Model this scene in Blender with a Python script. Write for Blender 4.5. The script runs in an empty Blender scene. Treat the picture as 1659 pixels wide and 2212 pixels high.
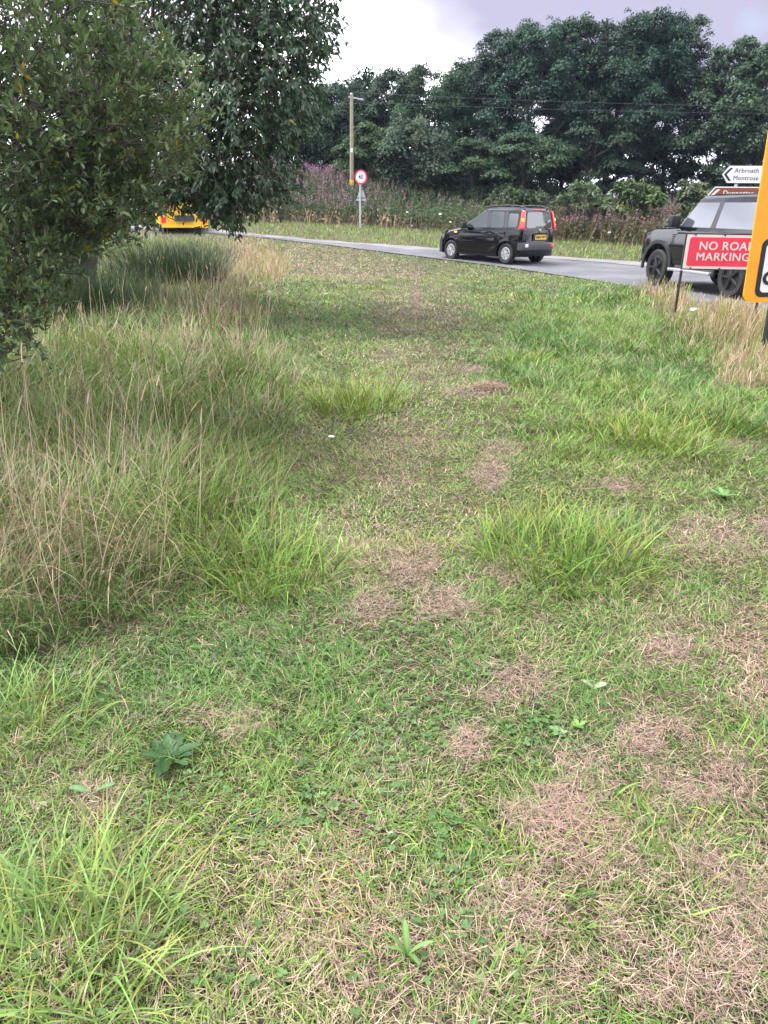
import bpy, bmesh, math, random
import numpy as np
from mathutils import Vector, Matrix
R = math.radians
PI = math.pi
scene = bpy.context.scene
COL = scene.collection

# ------------------------------------------------------------------ camera, sky, sun, exposure
EYE = 1.65
PITCH = math.atan(658 / 1597.0)
ROLL = R(0.9)
cp, sp = math.cos(PITCH), math.sin(PITCH)
_r = np.array([1, 0, 0.0]); _u = np.array([0, sp, cp]); CF = np.array([0, cp, -sp])
CR = _r * math.cos(ROLL) + _u * math.sin(ROLL)
CU = _u * math.cos(ROLL) - _r * math.sin(ROLL)
cam_d = bpy.data.cameras.new("camera")
cam = bpy.data.objects.new("camera", cam_d)
COL.objects.link(cam)
m = Matrix.Identity(4)
for i in range(3):
    m[i][0], m[i][1], m[i][2] = CR[i], CU[i], -CF[i]
m[2][3] = EYE
cam.matrix_world = m
cam_d.sensor_fit = 'VERTICAL'
cam_d.sensor_height = 36.0
cam_d.lens = 26.0
cam_d.clip_start = 0.05
cam_d.clip_end = 3000
scene.camera = cam

SUN_EL, SUN_AZ = R(60), R(-75)          # azimuth from +Y (ahead) towards +X (right)
sun_d = bpy.data.lights.new("sun", 'SUN')
sun_d.energy = 3.2
sun_d.angle = R(20)
sun_d.color = (1.0, 0.975, 0.94)
sun = bpy.data.objects.new("sun", sun_d)
COL.objects.link(sun)
sd = Vector((math.sin(SUN_AZ) * math.cos(SUN_EL), math.cos(SUN_AZ) * math.cos(SUN_EL), math.sin(SUN_EL)))
sun.rotation_euler = (-sd).to_track_quat('-Z', 'Y').to_euler()

w = bpy.data.worlds.new("World")
scene.world = w
w.use_nodes = True
nt = w.node_tree
nt.nodes.clear()
def wn(t, **k):
    n = nt.nodes.new(t)
    for a, b in k.items():
        setattr(n, a, b)
    return n
L_ = nt.links.new
sky = wn('ShaderNodeTexSky', sky_type='NISHITA')
sky.sun_disc = False
sky.sun_elevation = SUN_EL
sky.sun_rotation = SUN_AZ
bg1 = wn('ShaderNodeBackground'); bg1.inputs[1].default_value = 0.12
L_(sky.outputs[0], bg1.inputs[0])
tc = wn('ShaderNodeTexCoord')
mp = wn('ShaderNodeMapping'); mp.inputs['Scale'].default_value = (1.0, 1.0, 2.6)
L_(tc.outputs['Generated'], mp.inputs[0])
n1 = wn('ShaderNodeTexNoise'); n1.inputs['Scale'].default_value = 3.1; n1.inputs['Detail'].default_value = 5; n1.inputs['Roughness'].default_value = .55
mp2 = wn('ShaderNodeMapping'); mp2.inputs['Location'].default_value = (3.3, 1.7, 0.4); mp2.inputs['Scale'].default_value = (1.0, 1.0, 2.2)
L_(tc.outputs['Generated'], mp2.inputs[0])
L_(mp2.outputs[0], n1.inputs[0])
# dark cloud banks at real directions of the sky, plus noise all round
def blob(dirv, inner, outer):
    d = Vector(dirv).normalized()
    vm = wn('ShaderNodeVectorMath', operation='DOT_PRODUCT')
    L_(tc.outputs['Generated'], vm.inputs[0]); vm.inputs[1].default_value = d
    mr = wn('ShaderNodeMapRange'); mr.interpolation_type = 'SMOOTHSTEP'
    mr.inputs[1].default_value = math.cos(outer); mr.inputs[2].default_value = math.cos(inner)
    L_(vm.outputs['Value'], mr.inputs[0])
    return mr.outputs[0]
def addm(a, b, op='ADD', c=None):
    n = wn('ShaderNodeMath', operation=op)
    for i, x in enumerate((a, b)):
        if isinstance(x, (int, float)):
            n.inputs[i].default_value = x
        else:
            L_(x, n.inputs[i])
    return n.outputs[0]
def pixdir(u, v):
    a = (u - 829.5) / 1597; b = (1106 - v) / 1597
    return CF + a * CR + b * CU
g = addm(addm(addm(n1.outputs['Fac'], -.5), 1.35, 'MULTIPLY'), .5)
for (u, v, ri, ro, k) in ((1010, -25, .5, 9, .27), (1180, -90, 1, 11, .28), (1350, 0, .5, 10, .26), (1560, 20, .5, 10, .26), (735, 85, .2, 2.2, .26), (775, 118, .3, 2.6, .28),
                          (1500, -500, 8, 26, .2), (800, 60, 3, 9, -.14), (940, 110, 2, 8, -.24), (690, 150, 1, 6, -.2), (1150, 75, 1, 6, -.1)):
    g = addm(g, addm(blob(pixdir(u, v), R(ri), R(ro)), k, 'MULTIPLY'))
ramp = wn('ShaderNodeValToRGB')
e = ramp.color_ramp.elements
e[0].position = .42; e[0].color = (1.6, 1.6, 1.7, 1)
e[1].position = .98; e[1].color = (.27, .26, .34, 1)
x = e.new(.58); x.color = (.74, .73, .84, 1)
x = e.new(.76); x.color = (.42, .41, .50, 1)
L_(g, ramp.inputs[0])
bg2 = wn('ShaderNodeBackground'); bg2.inputs[1].default_value = 1.0
L_(ramp.outputs[0], bg2.inputs[0])
n2 = wn('ShaderNodeTexNoise'); n2.inputs['Scale'].default_value = 2.3; n2.inputs['Detail'].default_value = 6
mp3 = wn('ShaderNodeMapping'); mp3.inputs['Location'].default_value = (7.3, 2.2, 5.4); mp3.inputs['Scale'].default_value = (1.3, 1.3, 3.0)
L_(tc.outputs['Generated'], mp3.inputs[0]); L_(mp3.outputs[0], n2.inputs[0])
gap = n2.outputs['Fac']
for (u, v, ri, ro, k) in ((1570, 100, .2, 3.0, .08), (760, 200, .6, 4.5, .2), (830, 30, 4, 14, -.2), (1200, 0, 4, 14, -.2)):
    gap = addm(gap, addm(blob(pixdir(u, v), R(ri), R(ro)), k, 'MULTIPLY'))
mr = wn('ShaderNodeMapRange'); mr.inputs[1].default_value = .60; mr.inputs[2].default_value = .74
mr.inputs[3].default_value = 1.0; mr.inputs[4].default_value = .12
L_(gap, mr.inputs[0])
mx = wn('ShaderNodeMixShader')
L_(mr.outputs[0], mx.inputs[0]); L_(bg1.outputs[0], mx.inputs[1]); L_(bg2.outputs[0], mx.inputs[2])
wo = wn('ShaderNodeOutputWorld')
L_(mx.outputs[0], wo.inputs[0])

vs = scene.view_settings
vs.view_transform = 'Standard'
vs.look = 'None'
vs.exposure = 1.22
vs.gamma = 1
vs.use_curve_mapping = False
scene.cycles.max_bounces = 6
scene.cycles.diffuse_bounces = 3
scene.cycles.glossy_bounces = 3
scene.cycles.transparent_max_bounces = 8
scene.cycles.transmission_bounces = 3

# ------------------------------------------------------------------ helpers
def rng(s):
    return np.random.default_rng(s)
_ng = rng(99).random((128, 128))
def noise2(x, y, s=1.0):
    x = np.asarray(x, float) * s; y = np.asarray(y, float) * s
    xi = np.floor(x).astype(int); yi = np.floor(y).astype(int)
    fx = x - xi; fy = y - yi
    fx = fx * fx * (3 - 2 * fx); fy = fy * fy * (3 - 2 * fy)
    g = lambda a, b: _ng[a % 128, b % 128]
    return (g(xi, yi) * (1 - fx) + g(xi + 1, yi) * fx) * (1 - fy) + (g(xi, yi + 1) * (1 - fx) + g(xi + 1, yi + 1) * fx) * fy
def fbm(x, y, s=1.0):
    return .55 * noise2(x, y, s) + .3 * noise2(x + 31.7, y + 11.3, s * 2.1) + .15 * noise2(x + 7.7, y + 51.3, s * 4.3)
def sstep(a, b, x):
    t = np.clip((x - a) / (b - a), 0, 1)
    return t * t * (3 - 2 * t)
def base_z(x, y):
    x = np.asarray(x, float); y = np.asarray(y, float)
    z = np.where(y < 20, 0, np.where(y < 36, .0027 * (y - 20) ** 2, .691 + .0864 * (np.minimum(y, 46) - 36)))
    z = z + 1.15 * np.exp(-((x + 7) / 9.5) ** 2) * sstep(38, 46, y)
    return z
def terrain(x, y):
    k = 1 - sstep(15, 19, np.asarray(y, float)) * .85
    return base_z(x, y) + .13 * np.exp(-((np.asarray(x) - 4.7) ** 2 + (np.asarray(y) - 11.1) ** 2) / 1.6) + k * (.055 * (fbm(x, y, 1.1) - .5) + .05 * (noise2(x + 5, y + 9, .35) - .5))
def project(P):
    P = np.asarray(P, float)
    d = P - np.array([0, 0, EYE])
    c = d @ CF
    return 829.5 + 1597 * (d @ CR) / c, 1106 - 1597 * (d @ CU) / c, c
def ground(u, v):
    """point of the ground seen at a place of the photograph"""
    d = pixdir(u, v)
    t = 0.5
    for _ in range(4000):
        p = np.array([0, 0, EYE]) + d * t
        if p[2] <= base_z(p[0], p[1]) or t > 300:
            break
        t += max(.01, (p[2] - float(base_z(p[0], p[1]))) * .5)
    return float(p[0]), float(p[1]), float(terrain(p[0], p[1]))
def at_depth(u, v, y):
    d = pixdir(u, v)
    t = y / d[1]
    return d[0] * t, y, EYE + d[2] * t

def tag(o, label=None, cat=None, group=None, kind=None):
    if label: o["label"] = label
    if cat: o["category"] = cat
    if group: o["group"] = group
    if kind: o["kind"] = kind
    return o
def thing(name, loc, label, cat, group=None, rz=0.0):
    o = bpy.data.objects.new(name, None)
    o.empty_display_size = .3
    COL.objects.link(o)
    o.location = loc
    o.rotation_euler = (0, 0, rz)
    return tag(o, label, cat, group)
def link_mesh(name, me, mat, parent=None):
    o = bpy.data.objects.new(name, me)
    COL.objects.link(o)
    if mat is not None and not me.materials:
        for k in (mat if isinstance(mat, (list, tuple)) else [mat]):
            me.materials.append(k)
    if parent is not None:
        o.parent = parent
    return o
def np_mesh(name, verts, quads, cols=None, smooth=False):
    me = bpy.data.meshes.new(name)
    nv, nf = len(verts), len(quads)
    k = quads.shape[1]
    me.vertices.add(nv)
    me.vertices.foreach_set("co", np.ascontiguousarray(verts, np.float32).ravel())
    me.loops.add(nf * k)
    me.loops.foreach_set("vertex_index", np.ascontiguousarray(quads, np.int32).ravel())
    me.polygons.add(nf)
    me.polygons.foreach_set("loop_start", np.arange(0, nf * k, k, dtype=np.int32))
    if smooth:
        me.polygons.foreach_set("use_smooth", np.ones(nf, bool))
    me.update(calc_edges=True)
    if cols is not None:
        a = me.color_attributes.new("col", 'FLOAT_COLOR', 'POINT')
        c4 = np.ones((nv, 4), np.float32); c4[:, :3] = cols
        a.data.foreach_set("color", c4.ravel())
    return me
class Geo:
    """collects quads with per-vertex colour"""
    def __init__(s):
        s.v, s.q, s.c, s.n = [], [], [], 0
    def add(s, v, q, c):
        s.v.append(v); s.q.append(q + s.n); s.c.append(c); s.n += len(v)
    def build(s, name, mat, parent=None, smooth=False):
        me = np_mesh(name, np.concatenate(s.v), np.concatenate(s.q), np.concatenate(s.c), smooth)
        return link_mesh(name, me, mat, parent)
def blades(G, P, az, L, W, tilt, bend, col, K=3, tip=.12, col2=None, tw=None, floor=True):
    """grass blades as bent tapering strips"""
    N = len(P)
    if N == 0: return
    b = lambda a: np.broadcast_to(np.asarray(a, float), (N,))
    az, L, W, tilt, bend = map(b, (az, L, W, tilt, bend))
    s = (np.arange(K) + .5) / K
    ang = tilt[:, None] + bend[:, None] * s[None] ** 1.3
    if floor: ang = np.minimum(ang, 1.9)
    hx = np.zeros((N, K + 1)); hz = np.zeros((N, K + 1))
    hx[:, 1:] = np.cumsum(np.sin(ang) * (L / K)[:, None], 1)
    hz[:, 1:] = np.cumsum(np.cos(ang) * (L / K)[:, None], 1)
    if floor: hz = np.maximum(hz, .003)
    C = np.stack([P[:, 0:1] + np.cos(az)[:, None] * hx, P[:, 1:2] + np.sin(az)[:, None] * hx, P[:, 2:3] + hz], 2)
    ss = np.linspace(0, 1, K + 1)
    prof = (1 - (1 - tip) * ss ** 1.6) * np.where(ss < .01, .75, 1)
    t = az + PI / 2 + (tw if tw is not None else 0)
    sd_ = np.stack([np.cos(t), np.sin(t), np.zeros(N)], 1)[:, None, :] * (W / 2)[:, None, None] * prof[None, :, None]
    V = np.stack([C - sd_, C + sd_], 2).reshape(-1, 3)
    i0 = (np.arange(N) * 2 * (K + 1))[:, None] + np.arange(K)[None] * 2
    Q = np.stack([i0, i0 + 1, i0 + 3, i0 + 2], 2).reshape(-1, 4)
    cc = np.broadcast_to(np.asarray(col, float), (N, 3))
    c2 = cc if col2 is None else np.broadcast_to(np.asarray(col2, float), (N, 3))
    CC = cc[:, None, None, :] * (1 - ss[None, :, None, None] ** 1.5) + c2[:, None, None, :] * ss[None, :, None, None] ** 1.5
    CC = np.broadcast_to(CC, (N, K + 1, 2, 3)).reshape(-1, 3)
    G.add(V, Q, CC)
def unit(a):
    return a / np.maximum(np.linalg.norm(a, axis=-1, keepdims=True), 1e-9)
def leaves(G, P, D, Nn, L, W, col, fold=.25, droop=0.0):
    """leaves of two folded halves along the midrib"""
    N = len(P)
    if N == 0: return
    b = lambda a: np.broadcast_to(np.asarray(a, float), (N,))[:, None]
    L, W = b(L), b(W)
    D = unit(D)
    S = unit(np.cross(D, Nn)); U = np.cross(S, D)
    up = U * W * fold
    T = P + D * L - U * L * droop
    l1 = P + D * L * .28 + S * W * .42 + up * .8; l2 = P + D * L * .66 + S * W * .46 + up - U * L * droop * .4
    r1 = P + D * L * .28 - S * W * .42 + up * .8; r2 = P + D * L * .66 - S * W * .46 + up - U * L * droop * .4
    V = np.stack([P, l1, l2, T, r2, r1], 1).reshape(-1, 3)
    i = (np.arange(N) * 6)[:, None]
    Q = np.concatenate([i + np.array([[0, 1, 2, 3]]), i + np.array([[0, 3, 4, 5]])], 0)
    cc = np.broadcast_to(np.asarray(col, float), (N, 3))
    G.add(V, Q, np.repeat(cc, 6, 0))
def cards(G, P, D, Nn, L, W, col):
    """small pointed leaf faces for far crowns"""
    N = len(P)
    b = lambda a: np.broadcast_to(np.asarray(a, float), (N,))[:, None]
    L, W = b(L), b(W)
    D = unit(D); S = unit(np.cross(D, Nn)); U = np.cross(S, D)
    V = np.stack([P - D * L * .5, P + S * W * .5 + U * W * .12, P + D * L * .5, P - S * W * .5 + U * W * .12], 1).reshape(-1, 3)
    Q = np.arange(4 * N).reshape(-1, 4)
    G.add(V, Q, np.repeat(np.broadcast_to(np.asarray(col, float), (N, 3)), 4, 0))
def tubes(G, paths, radii, col, n=6):
    """paths: list of (k,3) arrays, radii: list of (k,) arrays"""
    for p, r in zip(paths, radii):
        p = np.asarray(p, float); r = np.broadcast_to(np.asarray(r, float), (len(p),))
        t = unit(np.gradient(p, axis=0))
        ref = np.where(np.abs(t[:, 2:3]) > .9, np.array([[1., 0, 0]]), np.array([[0, 0, 1.]]))
        a = unit(np.cross(t, ref)); bb = np.cross(t, a)
        th = np.arange(n) / n * 2 * PI
        V = p[:, None] + r[:, None, None] * (np.cos(th)[None, :, None] * a[:, None] + np.sin(th)[None, :, None] * bb[:, None])
        k = len(p)
        ii = np.arange(k - 1)[:, None] * n; jj = np.arange(n)[None]
        Q = np.stack([ii + jj, ii + (jj + 1) % n, ii + n + (jj + 1) % n, ii + n + jj], 2).reshape(-1, 4)
        c = np.broadcast_to(np.asarray(col, float), (k * n, 3))
        G.add(V.reshape(-1, 3), Q, c)

# ------------------------------------------------------------------ materials
def mat_new(name):
    m_ = bpy.data.materials.new(name)
    m_.use_nodes = True
    return m_, m_.node_tree, m_.node_tree.nodes['Principled BSDF']
def plain(name, col, rough=.5, metal=0.0, spec=.5, coat=0.0, emit=None, es=0.0, grime=.0, gscale=6.0, bump=0.0):
    m_, t, p = mat_new(name)
    p.inputs['Base Color'].default_value = (*col, 1)
    p.inputs['Roughness'].default_value = rough
    p.inputs['Metallic'].default_value = metal
    p.inputs['Specular IOR Level'].default_value = spec
    p.inputs['Coat Weight'].default_value = coat
    p.inputs['Coat Roughness'].default_value = .04
    if emit:
        p.inputs['Emission Color'].default_value = (*emit, 1)
        p.inputs['Emission Strength'].default_value = es
    if grime or bump:
        tcn = t.nodes.new('ShaderNodeTexCoord'); nn = t.nodes.new('ShaderNodeTexNoise')
        nn.inputs['Scale'].default_value = gscale; nn.inputs['Detail'].default_value = 6
        t.links.new(tcn.outputs['Object'], nn.inputs[0])
        if grime:
            mxn = t.nodes.new('ShaderNodeMix'); mxn.data_type = 'RGBA'
            mxn.inputs[6].default_value = (*[c * (1 - grime) for c in col], 1)
            mxn.inputs[7].default_value = (*[min(1, c * (1 + grime * .6) + grime * .03) for c in col], 1)
            t.links.new(nn.outputs['Fac'], mxn.inputs[0])
            t.links.new(mxn.outputs[2], p.inputs['Base Color'])
        if bump:
            bn = t.nodes.new('ShaderNodeBump'); bn.inputs['Strength'].default_value = bump; bn.inputs['Distance'].default_value = .02
            t.links.new(nn.outputs['Fac'], bn.inputs['Height'])
            t.links.new(bn.outputs[0], p.inputs['Normal'])
    return m_
def leafy(name, trans=.3, rough=.55, spec=.3, jitter=.25):
    """plant material: own colour of each blade or leaf, light passing through"""
    m_, t, p = mat_new(name)
    at = t.nodes.new('ShaderNodeAttribute'); at.attribute_name = 'col'
    p.inputs['Roughness'].default_value = rough
    p.inputs['Specular IOR Level'].default_value = spec
    t.links.new(at.outputs['Color'], p.inputs['Base Color'])
    tr = t.nodes.new('ShaderNodeBsdfTranslucent')
    hs = t.nodes.new('ShaderNodeHueSaturation'); hs.inputs['Value'].default_value = 1.25; hs.inputs['Saturation'].default_value = 1.1
    t.links.new(at.outputs['Color'], hs.inputs['Color']); t.links.new(hs.outputs[0], tr.inputs[0])
    ms = t.nodes.new('ShaderNodeMixShader'); ms.inputs[0].default_value = trans
    out = t.nodes['Material Output']
    t.links.new(p.outputs[0], ms.inputs[1]); t.links.new(tr.outputs[0], ms.inputs[2]); t.links.new(ms.outputs[0], out.inputs[0])
    return m_
M = {}
M['grass'] = leafy('grass', .2, .5, .25)
M['leaf'] = leafy('leaf', .22, .42, .4)
M['farleaf'] = leafy('far_leaf', .2, .6, .25)
M['bark'] = plain('bark', (.075, .062, .05), .9, grime=.5, gscale=9, bump=.6)
M['palebark'] = plain('pale_bark', (.14, .12, .10), .9, grime=.5, gscale=5, bump=.5)
# ------------------------------------------------------------------ ground and road
def ground_mat():
    m_, t, p = mat_new('turf_soil')
    N = t.nodes.new
    tcn = N('ShaderNodeTexCoord')
    a = N('ShaderNodeTexNoise'); a.inputs['Scale'].default_value = 1.4; a.inputs['Detail'].default_value = 7
    b = N('ShaderNodeTexNoise'); b.inputs['Scale'].default_value = 60; b.inputs['Detail'].default_value = 5; b.inputs['Roughness'].default_value = .7
    for n in (a, b): t.links.new(tcn.outputs['Object'], n.inputs[0])
    r1 = N('ShaderNodeValToRGB')
    r1.color_ramp.elements[0].position = .35; r1.color_ramp.elements[0].color = (.036, .042, .017, 1)
    r1.color_ramp.elements[1].position = .68; r1.color_ramp.elements[1].color = (.095, .066, .046, 1)
    t.links.new(a.outputs['Fac'], r1.inputs[0])
    r2 = N('ShaderNodeValToRGB')
    r2.color_ramp.elements[0].position = .3; r2.color_ramp.elements[0].color = (.45, .45, .45, 1)
    r2.color_ramp.elements[1].position = .75; r2.color_ramp.elements[1].color = (1.5, 1.4, 1.2, 1)
    t.links.new(b.outputs['Fac'], r2.inputs[0])
    mm = N('ShaderNodeMix'); mm.data_type = 'RGBA'; mm.blend_type = 'MULTIPLY'; mm.inputs[0].default_value = 1
    t.links.new(r1.outputs[0], mm.inputs[6]); t.links.new(r2.outputs[0], mm.inputs[7])
    t.links.new(mm.outputs[2], p.inputs['Base Color'])
    p.inputs['Roughness'].default_value = .95
    bn = N('ShaderNodeBump'); bn.inputs['Strength'].default_value = .8; bn.inputs['Distance'].default_value = .02
    t.links.new(b.outputs['Fac'], bn.inputs['Height']); t.links.new(bn.outputs[0], p.inputs['Normal'])
    return m_
def axis_pts(lim, fine, step):
    a = list(np.arange(-fine, fine + 1e-6, step))
    x_ = fine; s_ = step
    while x_ < lim:
        s_ *= 1.25; x_ += s_
        a.append(x_); a.insert(0, -x_)
    return np.array(a)
gx = axis_pts(900, 16, .16)
gy = np.concatenate([axis_pts(900, 24, .16)[:0], -axis_pts(900, .5, .25)[axis_pts(900, .5, .25) > 0][::-1], np.arange(0, 22, .16), np.arange(22, 60, .5), 60 + np.cumsum(1.25 ** np.arange(1, 26) * .5)])
gy = np.unique(np.round(gy, 4))
X, Y = np.meshgrid(gx, gy)
GV = np.stack([X.ravel(), Y.ravel(), terrain(X, Y).ravel()], 1)
nx, ny = len(gx), len(gy)
ii = (np.arange(ny - 1)[:, None] * nx + np.arange(nx - 1)[None]).ravel()
GQ = np.stack([ii, ii + 1, ii + nx + 1, ii + nx], 1)
go = link_mesh('ground', np_mesh('ground', GV, GQ, smooth=True), ground_mat())
tag(go, kind='structure')

near_px = [(300, 497), (458, 505), (520, 510), (597, 518), (717, 531), (837, 547), (945, 560), (1100, 580), (1250, 602), (1400, 628)]
far_px = [(300, 490), (458, 499), (510, 505), (597, 514), (717, 524), (837, 533), (945, 541), (1080, 550), (1197, 557), (1261, 563), (1395, 572)]
near_w = [ground(*p)[:2] for p in near_px] + [(5.75, 13.6), (6.3, 11), (6.9, 8), (7.4, 4), (7.8, 0), (8, -30)]
far_w = [ground(*p)[:2] for p in far_px] + [(10.4, 22.0), (12.4, 18.5), (13.6, 14), (14.2, 9), (14.5, 4), (14.6, 0), (14.8, -30)]
near_w = [(near_w[0][0] - 25, near_w[0][1] + 3)] + near_w
far_w = [(far_w[0][0] - 25, far_w[0][1] + 3)] + far_w
def resample(p, n, k=6):
    p = np.array(p, float)
    d = np.r_[0, np.cumsum(np.linalg.norm(np.diff(p, axis=0), axis=1))]
    q = np.linspace(0, d[-1], n)
    o = np.stack([np.interp(q, d, p[:, i]) for i in (0, 1)], 1)
    for _ in range(k):
        o[1:-1] = .25 * o[:-2] + .5 * o[1:-1] + .25 * o[2:]
    return o
NE, FE = resample(near_w, 160), resample(far_w, 160)
def strip(name, A, B, cols, dz, mat, kind='structure', crown=0.0, edge=0.0):
    k = cols + 1
    t = np.linspace(0, 1, k)
    P = A[:, None] * (1 - t)[None, :, None] + B[:, None] * t[None, :, None]
    if edge:
        P += ((noise2(P[..., 0], P[..., 1], 2.3) - .5) * edge)[..., None]
    z = base_z(P[..., 0], P[..., 1]) + dz + crown * (4 * t * (1 - t))[None]
    V = np.concatenate([P, z[..., None]], 2).reshape(-1, 3)
    n = len(A)
    i = (np.arange(n - 1)[:, None] * k + np.arange(cols)[None]).ravel()
    o = link_mesh(name, np_mesh(name, V, np.stack([i, i + 1, i + k + 1, i + k], 1), smooth=True), mat)
    return tag(o, kind=kind)
def road_mat(name, c1, c2, scale, rough=.85):
    m_, t, p = mat_new(name)
    N = t.nodes.new
    tcn = N('ShaderNodeTexCoord')
    a = N('ShaderNodeTexNoise'); a.inputs['Scale'].default_value = scale; a.inputs['Detail'].default_value = 4
    b = N('ShaderNodeTexNoise'); b.inputs['Scale'].default_value = .9; b.inputs['Detail'].default_value = 6
    v = N('ShaderNodeTexVoronoi'); v.inputs['Scale'].default_value = scale * 1.6
    for n in (a, b, v): t.links.new(tcn.outputs['Object'], n.inputs[0])
    ad = N('ShaderNodeMath'); ad.operation = 'ADD'
    t.links.new(a.outputs['Fac'], ad.inputs[0]); t.links.new(b.outputs['Fac'], ad.inputs[1])
    r1 = N('ShaderNodeValToRGB')
    r1.color_ramp.elements[0].position = .75; r1.color_ramp.elements[0].color = (*c1, 1)
    r1.color_ramp.elements[1].position = 1.25; r1.color_ramp.elements[1].color = (*c2, 1)
    mr_ = N('ShaderNodeMapRange'); mr_.inputs[2].default_value = 2
    t.links.new(ad.outputs[0], mr_.inputs[0])
    r1.color_ramp.elements[0].position = .38; r1.color_ramp.elements[1].position = .62
    t.links.new(mr_.outputs[0], r1.inputs[0])
    t.links.new(r1.outputs[0], p.inputs['Base Color'])
    p.inputs['Roughness'].default_value = rough
    bn = N('ShaderNodeBump'); bn.inputs['Strength'].default_value = .5; bn.inputs['Distance'].default_value = .01
    t.links.new(v.outputs['Distance'], bn.inputs['Height']); t.links.new(bn.outputs[0], p.inputs['Normal'])
    return m_
strip('road', NE, FE, 14, .03, road_mat('asphalt', (.066, .067, .076), (.132, .132, .146), 55), crown=.02)
inner = FE + (NE - FE) * (.9 / np.linalg.norm(NE - FE, axis=1))[:, None]
outer = FE + (FE - NE) * (.35 / np.linalg.norm(NE - FE, axis=1))[:, None]
strip('gravel_margin', inner, outer, 6, .054, road_mat('chippings', (.10, .096, .098), (.20, .19, .19), 22), edge=.35)
def road_dist(x, y):
    """signed: >0 outside the road, by nearest edge; also tells near (1) or far (2) side"""
    P = np.stack([np.asarray(x), np.asarray(y)], -1)
    out = np.full(P.shape[:-1], 1e9); side = np.zeros(P.shape[:-1], int)
    poly = np.concatenate([NE, FE[::-1]])
    inside = np.zeros(P.shape[:-1], bool)
    j = len(poly) - 1
    for i in range(len(poly)):
        a, b_ = poly[i], poly[j]
        c = ((a[1] > P[..., 1]) != (b_[1] > P[..., 1])) & (P[..., 0] < (b_[0] - a[0]) * (P[..., 1] - a[1]) / (b_[1] - a[1] + 1e-12) + a[0])
        inside ^= c
        j = i
    dn = np.full(P.shape[:-1], 1e9); df = dn.copy()
    for q in NE: dn = np.minimum(dn, (P[..., 0] - q[0]) ** 2 + (P[..., 1] - q[1]) ** 2)
    for q in FE: df = np.minimum(df, (P[..., 0] - q[0]) ** 2 + (P[..., 1] - q[1]) ** 2)
    d = np.sqrt(np.minimum(dn, df))
    return np.where(inside, -d, d), np.where(dn < df, 1, 2)

# ------------------------------------------------------------------ solid modelling helpers
def bm_obj(name, bm, mat, parent=None, bevel=0.0, smooth=None, seg=2):
    bmesh.ops.remove_doubles(bm, verts=bm.verts, dist=1e-5)
    bmesh.ops.recalc_face_normals(bm, faces=bm.faces)
    if bevel:
        ed = [e_ for e_ in bm.edges if len(e_.link_faces) == 2 and e_.calc_face_angle(0) > R(35)]
        bmesh.ops.bevel(bm, geom=ed, offset=bevel, segments=seg, affect='EDGES', profile=.5)
    me = bpy.data.meshes.new(name)
    bm.to_mesh(me); bm.free()
    if smooth:
        me.polygons.foreach_set('use_smooth', np.ones(len(me.polygons), bool))
        me.set_sharp_from_angle(angle=R(smooth))
    return link_mesh(name, me, mat, parent)
def box(bm, c, s, rz=0.0, rx=0.0, ry=0.0):
    M4 = Matrix.Translation(c) @ Matrix.Rotation(rz, 4, 'Z') @ Matrix.Rotation(ry, 4, 'Y') @ Matrix.Rotation(rx, 4, 'X') @ Matrix.Diagonal((*s, 1))
    return bmesh.ops.create_cube(bm, size=1, matrix=M4)
def cyl(bm, p0, p1, r0, r1=None, n=16):
    p0, p1 = Vector(p0), Vector(p1)
    d = p1 - p0
    q = d.to_track_quat('Z', 'Y').to_matrix().to_4x4()
    bmesh.ops.create_cone(bm, cap_ends=True, segments=n, radius1=r0, radius2=r0 if r1 is None else r1, depth=d.length, matrix=Matrix.Translation((p0 + p1) / 2) @ q)
def prism(bm, poly, f0, f1):
    """poly: 2-D points; f0/f1 map them to 3-D for the two ends"""
    a = [bm.verts.new(f0(p)) for p in poly]; b = [bm.verts.new(f1(p)) for p in poly]
    n = len(poly)
    bm.faces.new(a[::-1]); bm.faces.new(b)
    for i in range(n):
        bm.faces.new((a[i], a[(i + 1) % n], b[(i + 1) % n], b[i]))
def rings(bm, rs, cap=True):
    vv = [[bm.verts.new(p) for p in r] for r in rs]
    n = len(rs[0])
    for a, b in zip(vv, vv[1:]):
        for i in range(n):
            bm.faces.new((a[i], a[(i + 1) % n], b[(i + 1) % n], b[i]))
    if cap:
        bm.faces.new(vv[0][::-1]); bm.faces.new(vv[-1])
def lathe(bm, prof, c, n=28, ax='Y'):
    """prof: (radius, along-axis) pairs, closed ring profile when first == last"""
    vv = []
    for k in range(n):
        a = 2 * PI * k / n
        vv.append([bm.verts.new((c[0] + r * math.cos(a), c[1] + h, c[2] + r * math.sin(a))) for r, h in prof])
    for k in range(n):
        A, B = vv[k], vv[(k + 1) % n]
        for i in range(len(prof) - 1):
            if prof[i][0] < 1e-6 and prof[i + 1][0] < 1e-6: continue
            bm.faces.new((A[i], B[i], B[i + 1], A[i + 1]))
def rrect(w_, h_, r, n=5, cx=0.0, cy=0.0):
    o = []
    for (sx, sy, a0) in ((1, 1, 0), (-1, 1, 90), (-1, -1, 180), (1, -1, 270)):
        for k in range(n + 1):
            a = R(a0 + 90 * k / n)
            o.append((cx + sx * (w_ / 2 - r) + r * math.cos(a), cy + sy * (h_ / 2 - r) + r * math.sin(a)))
    return o
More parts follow.
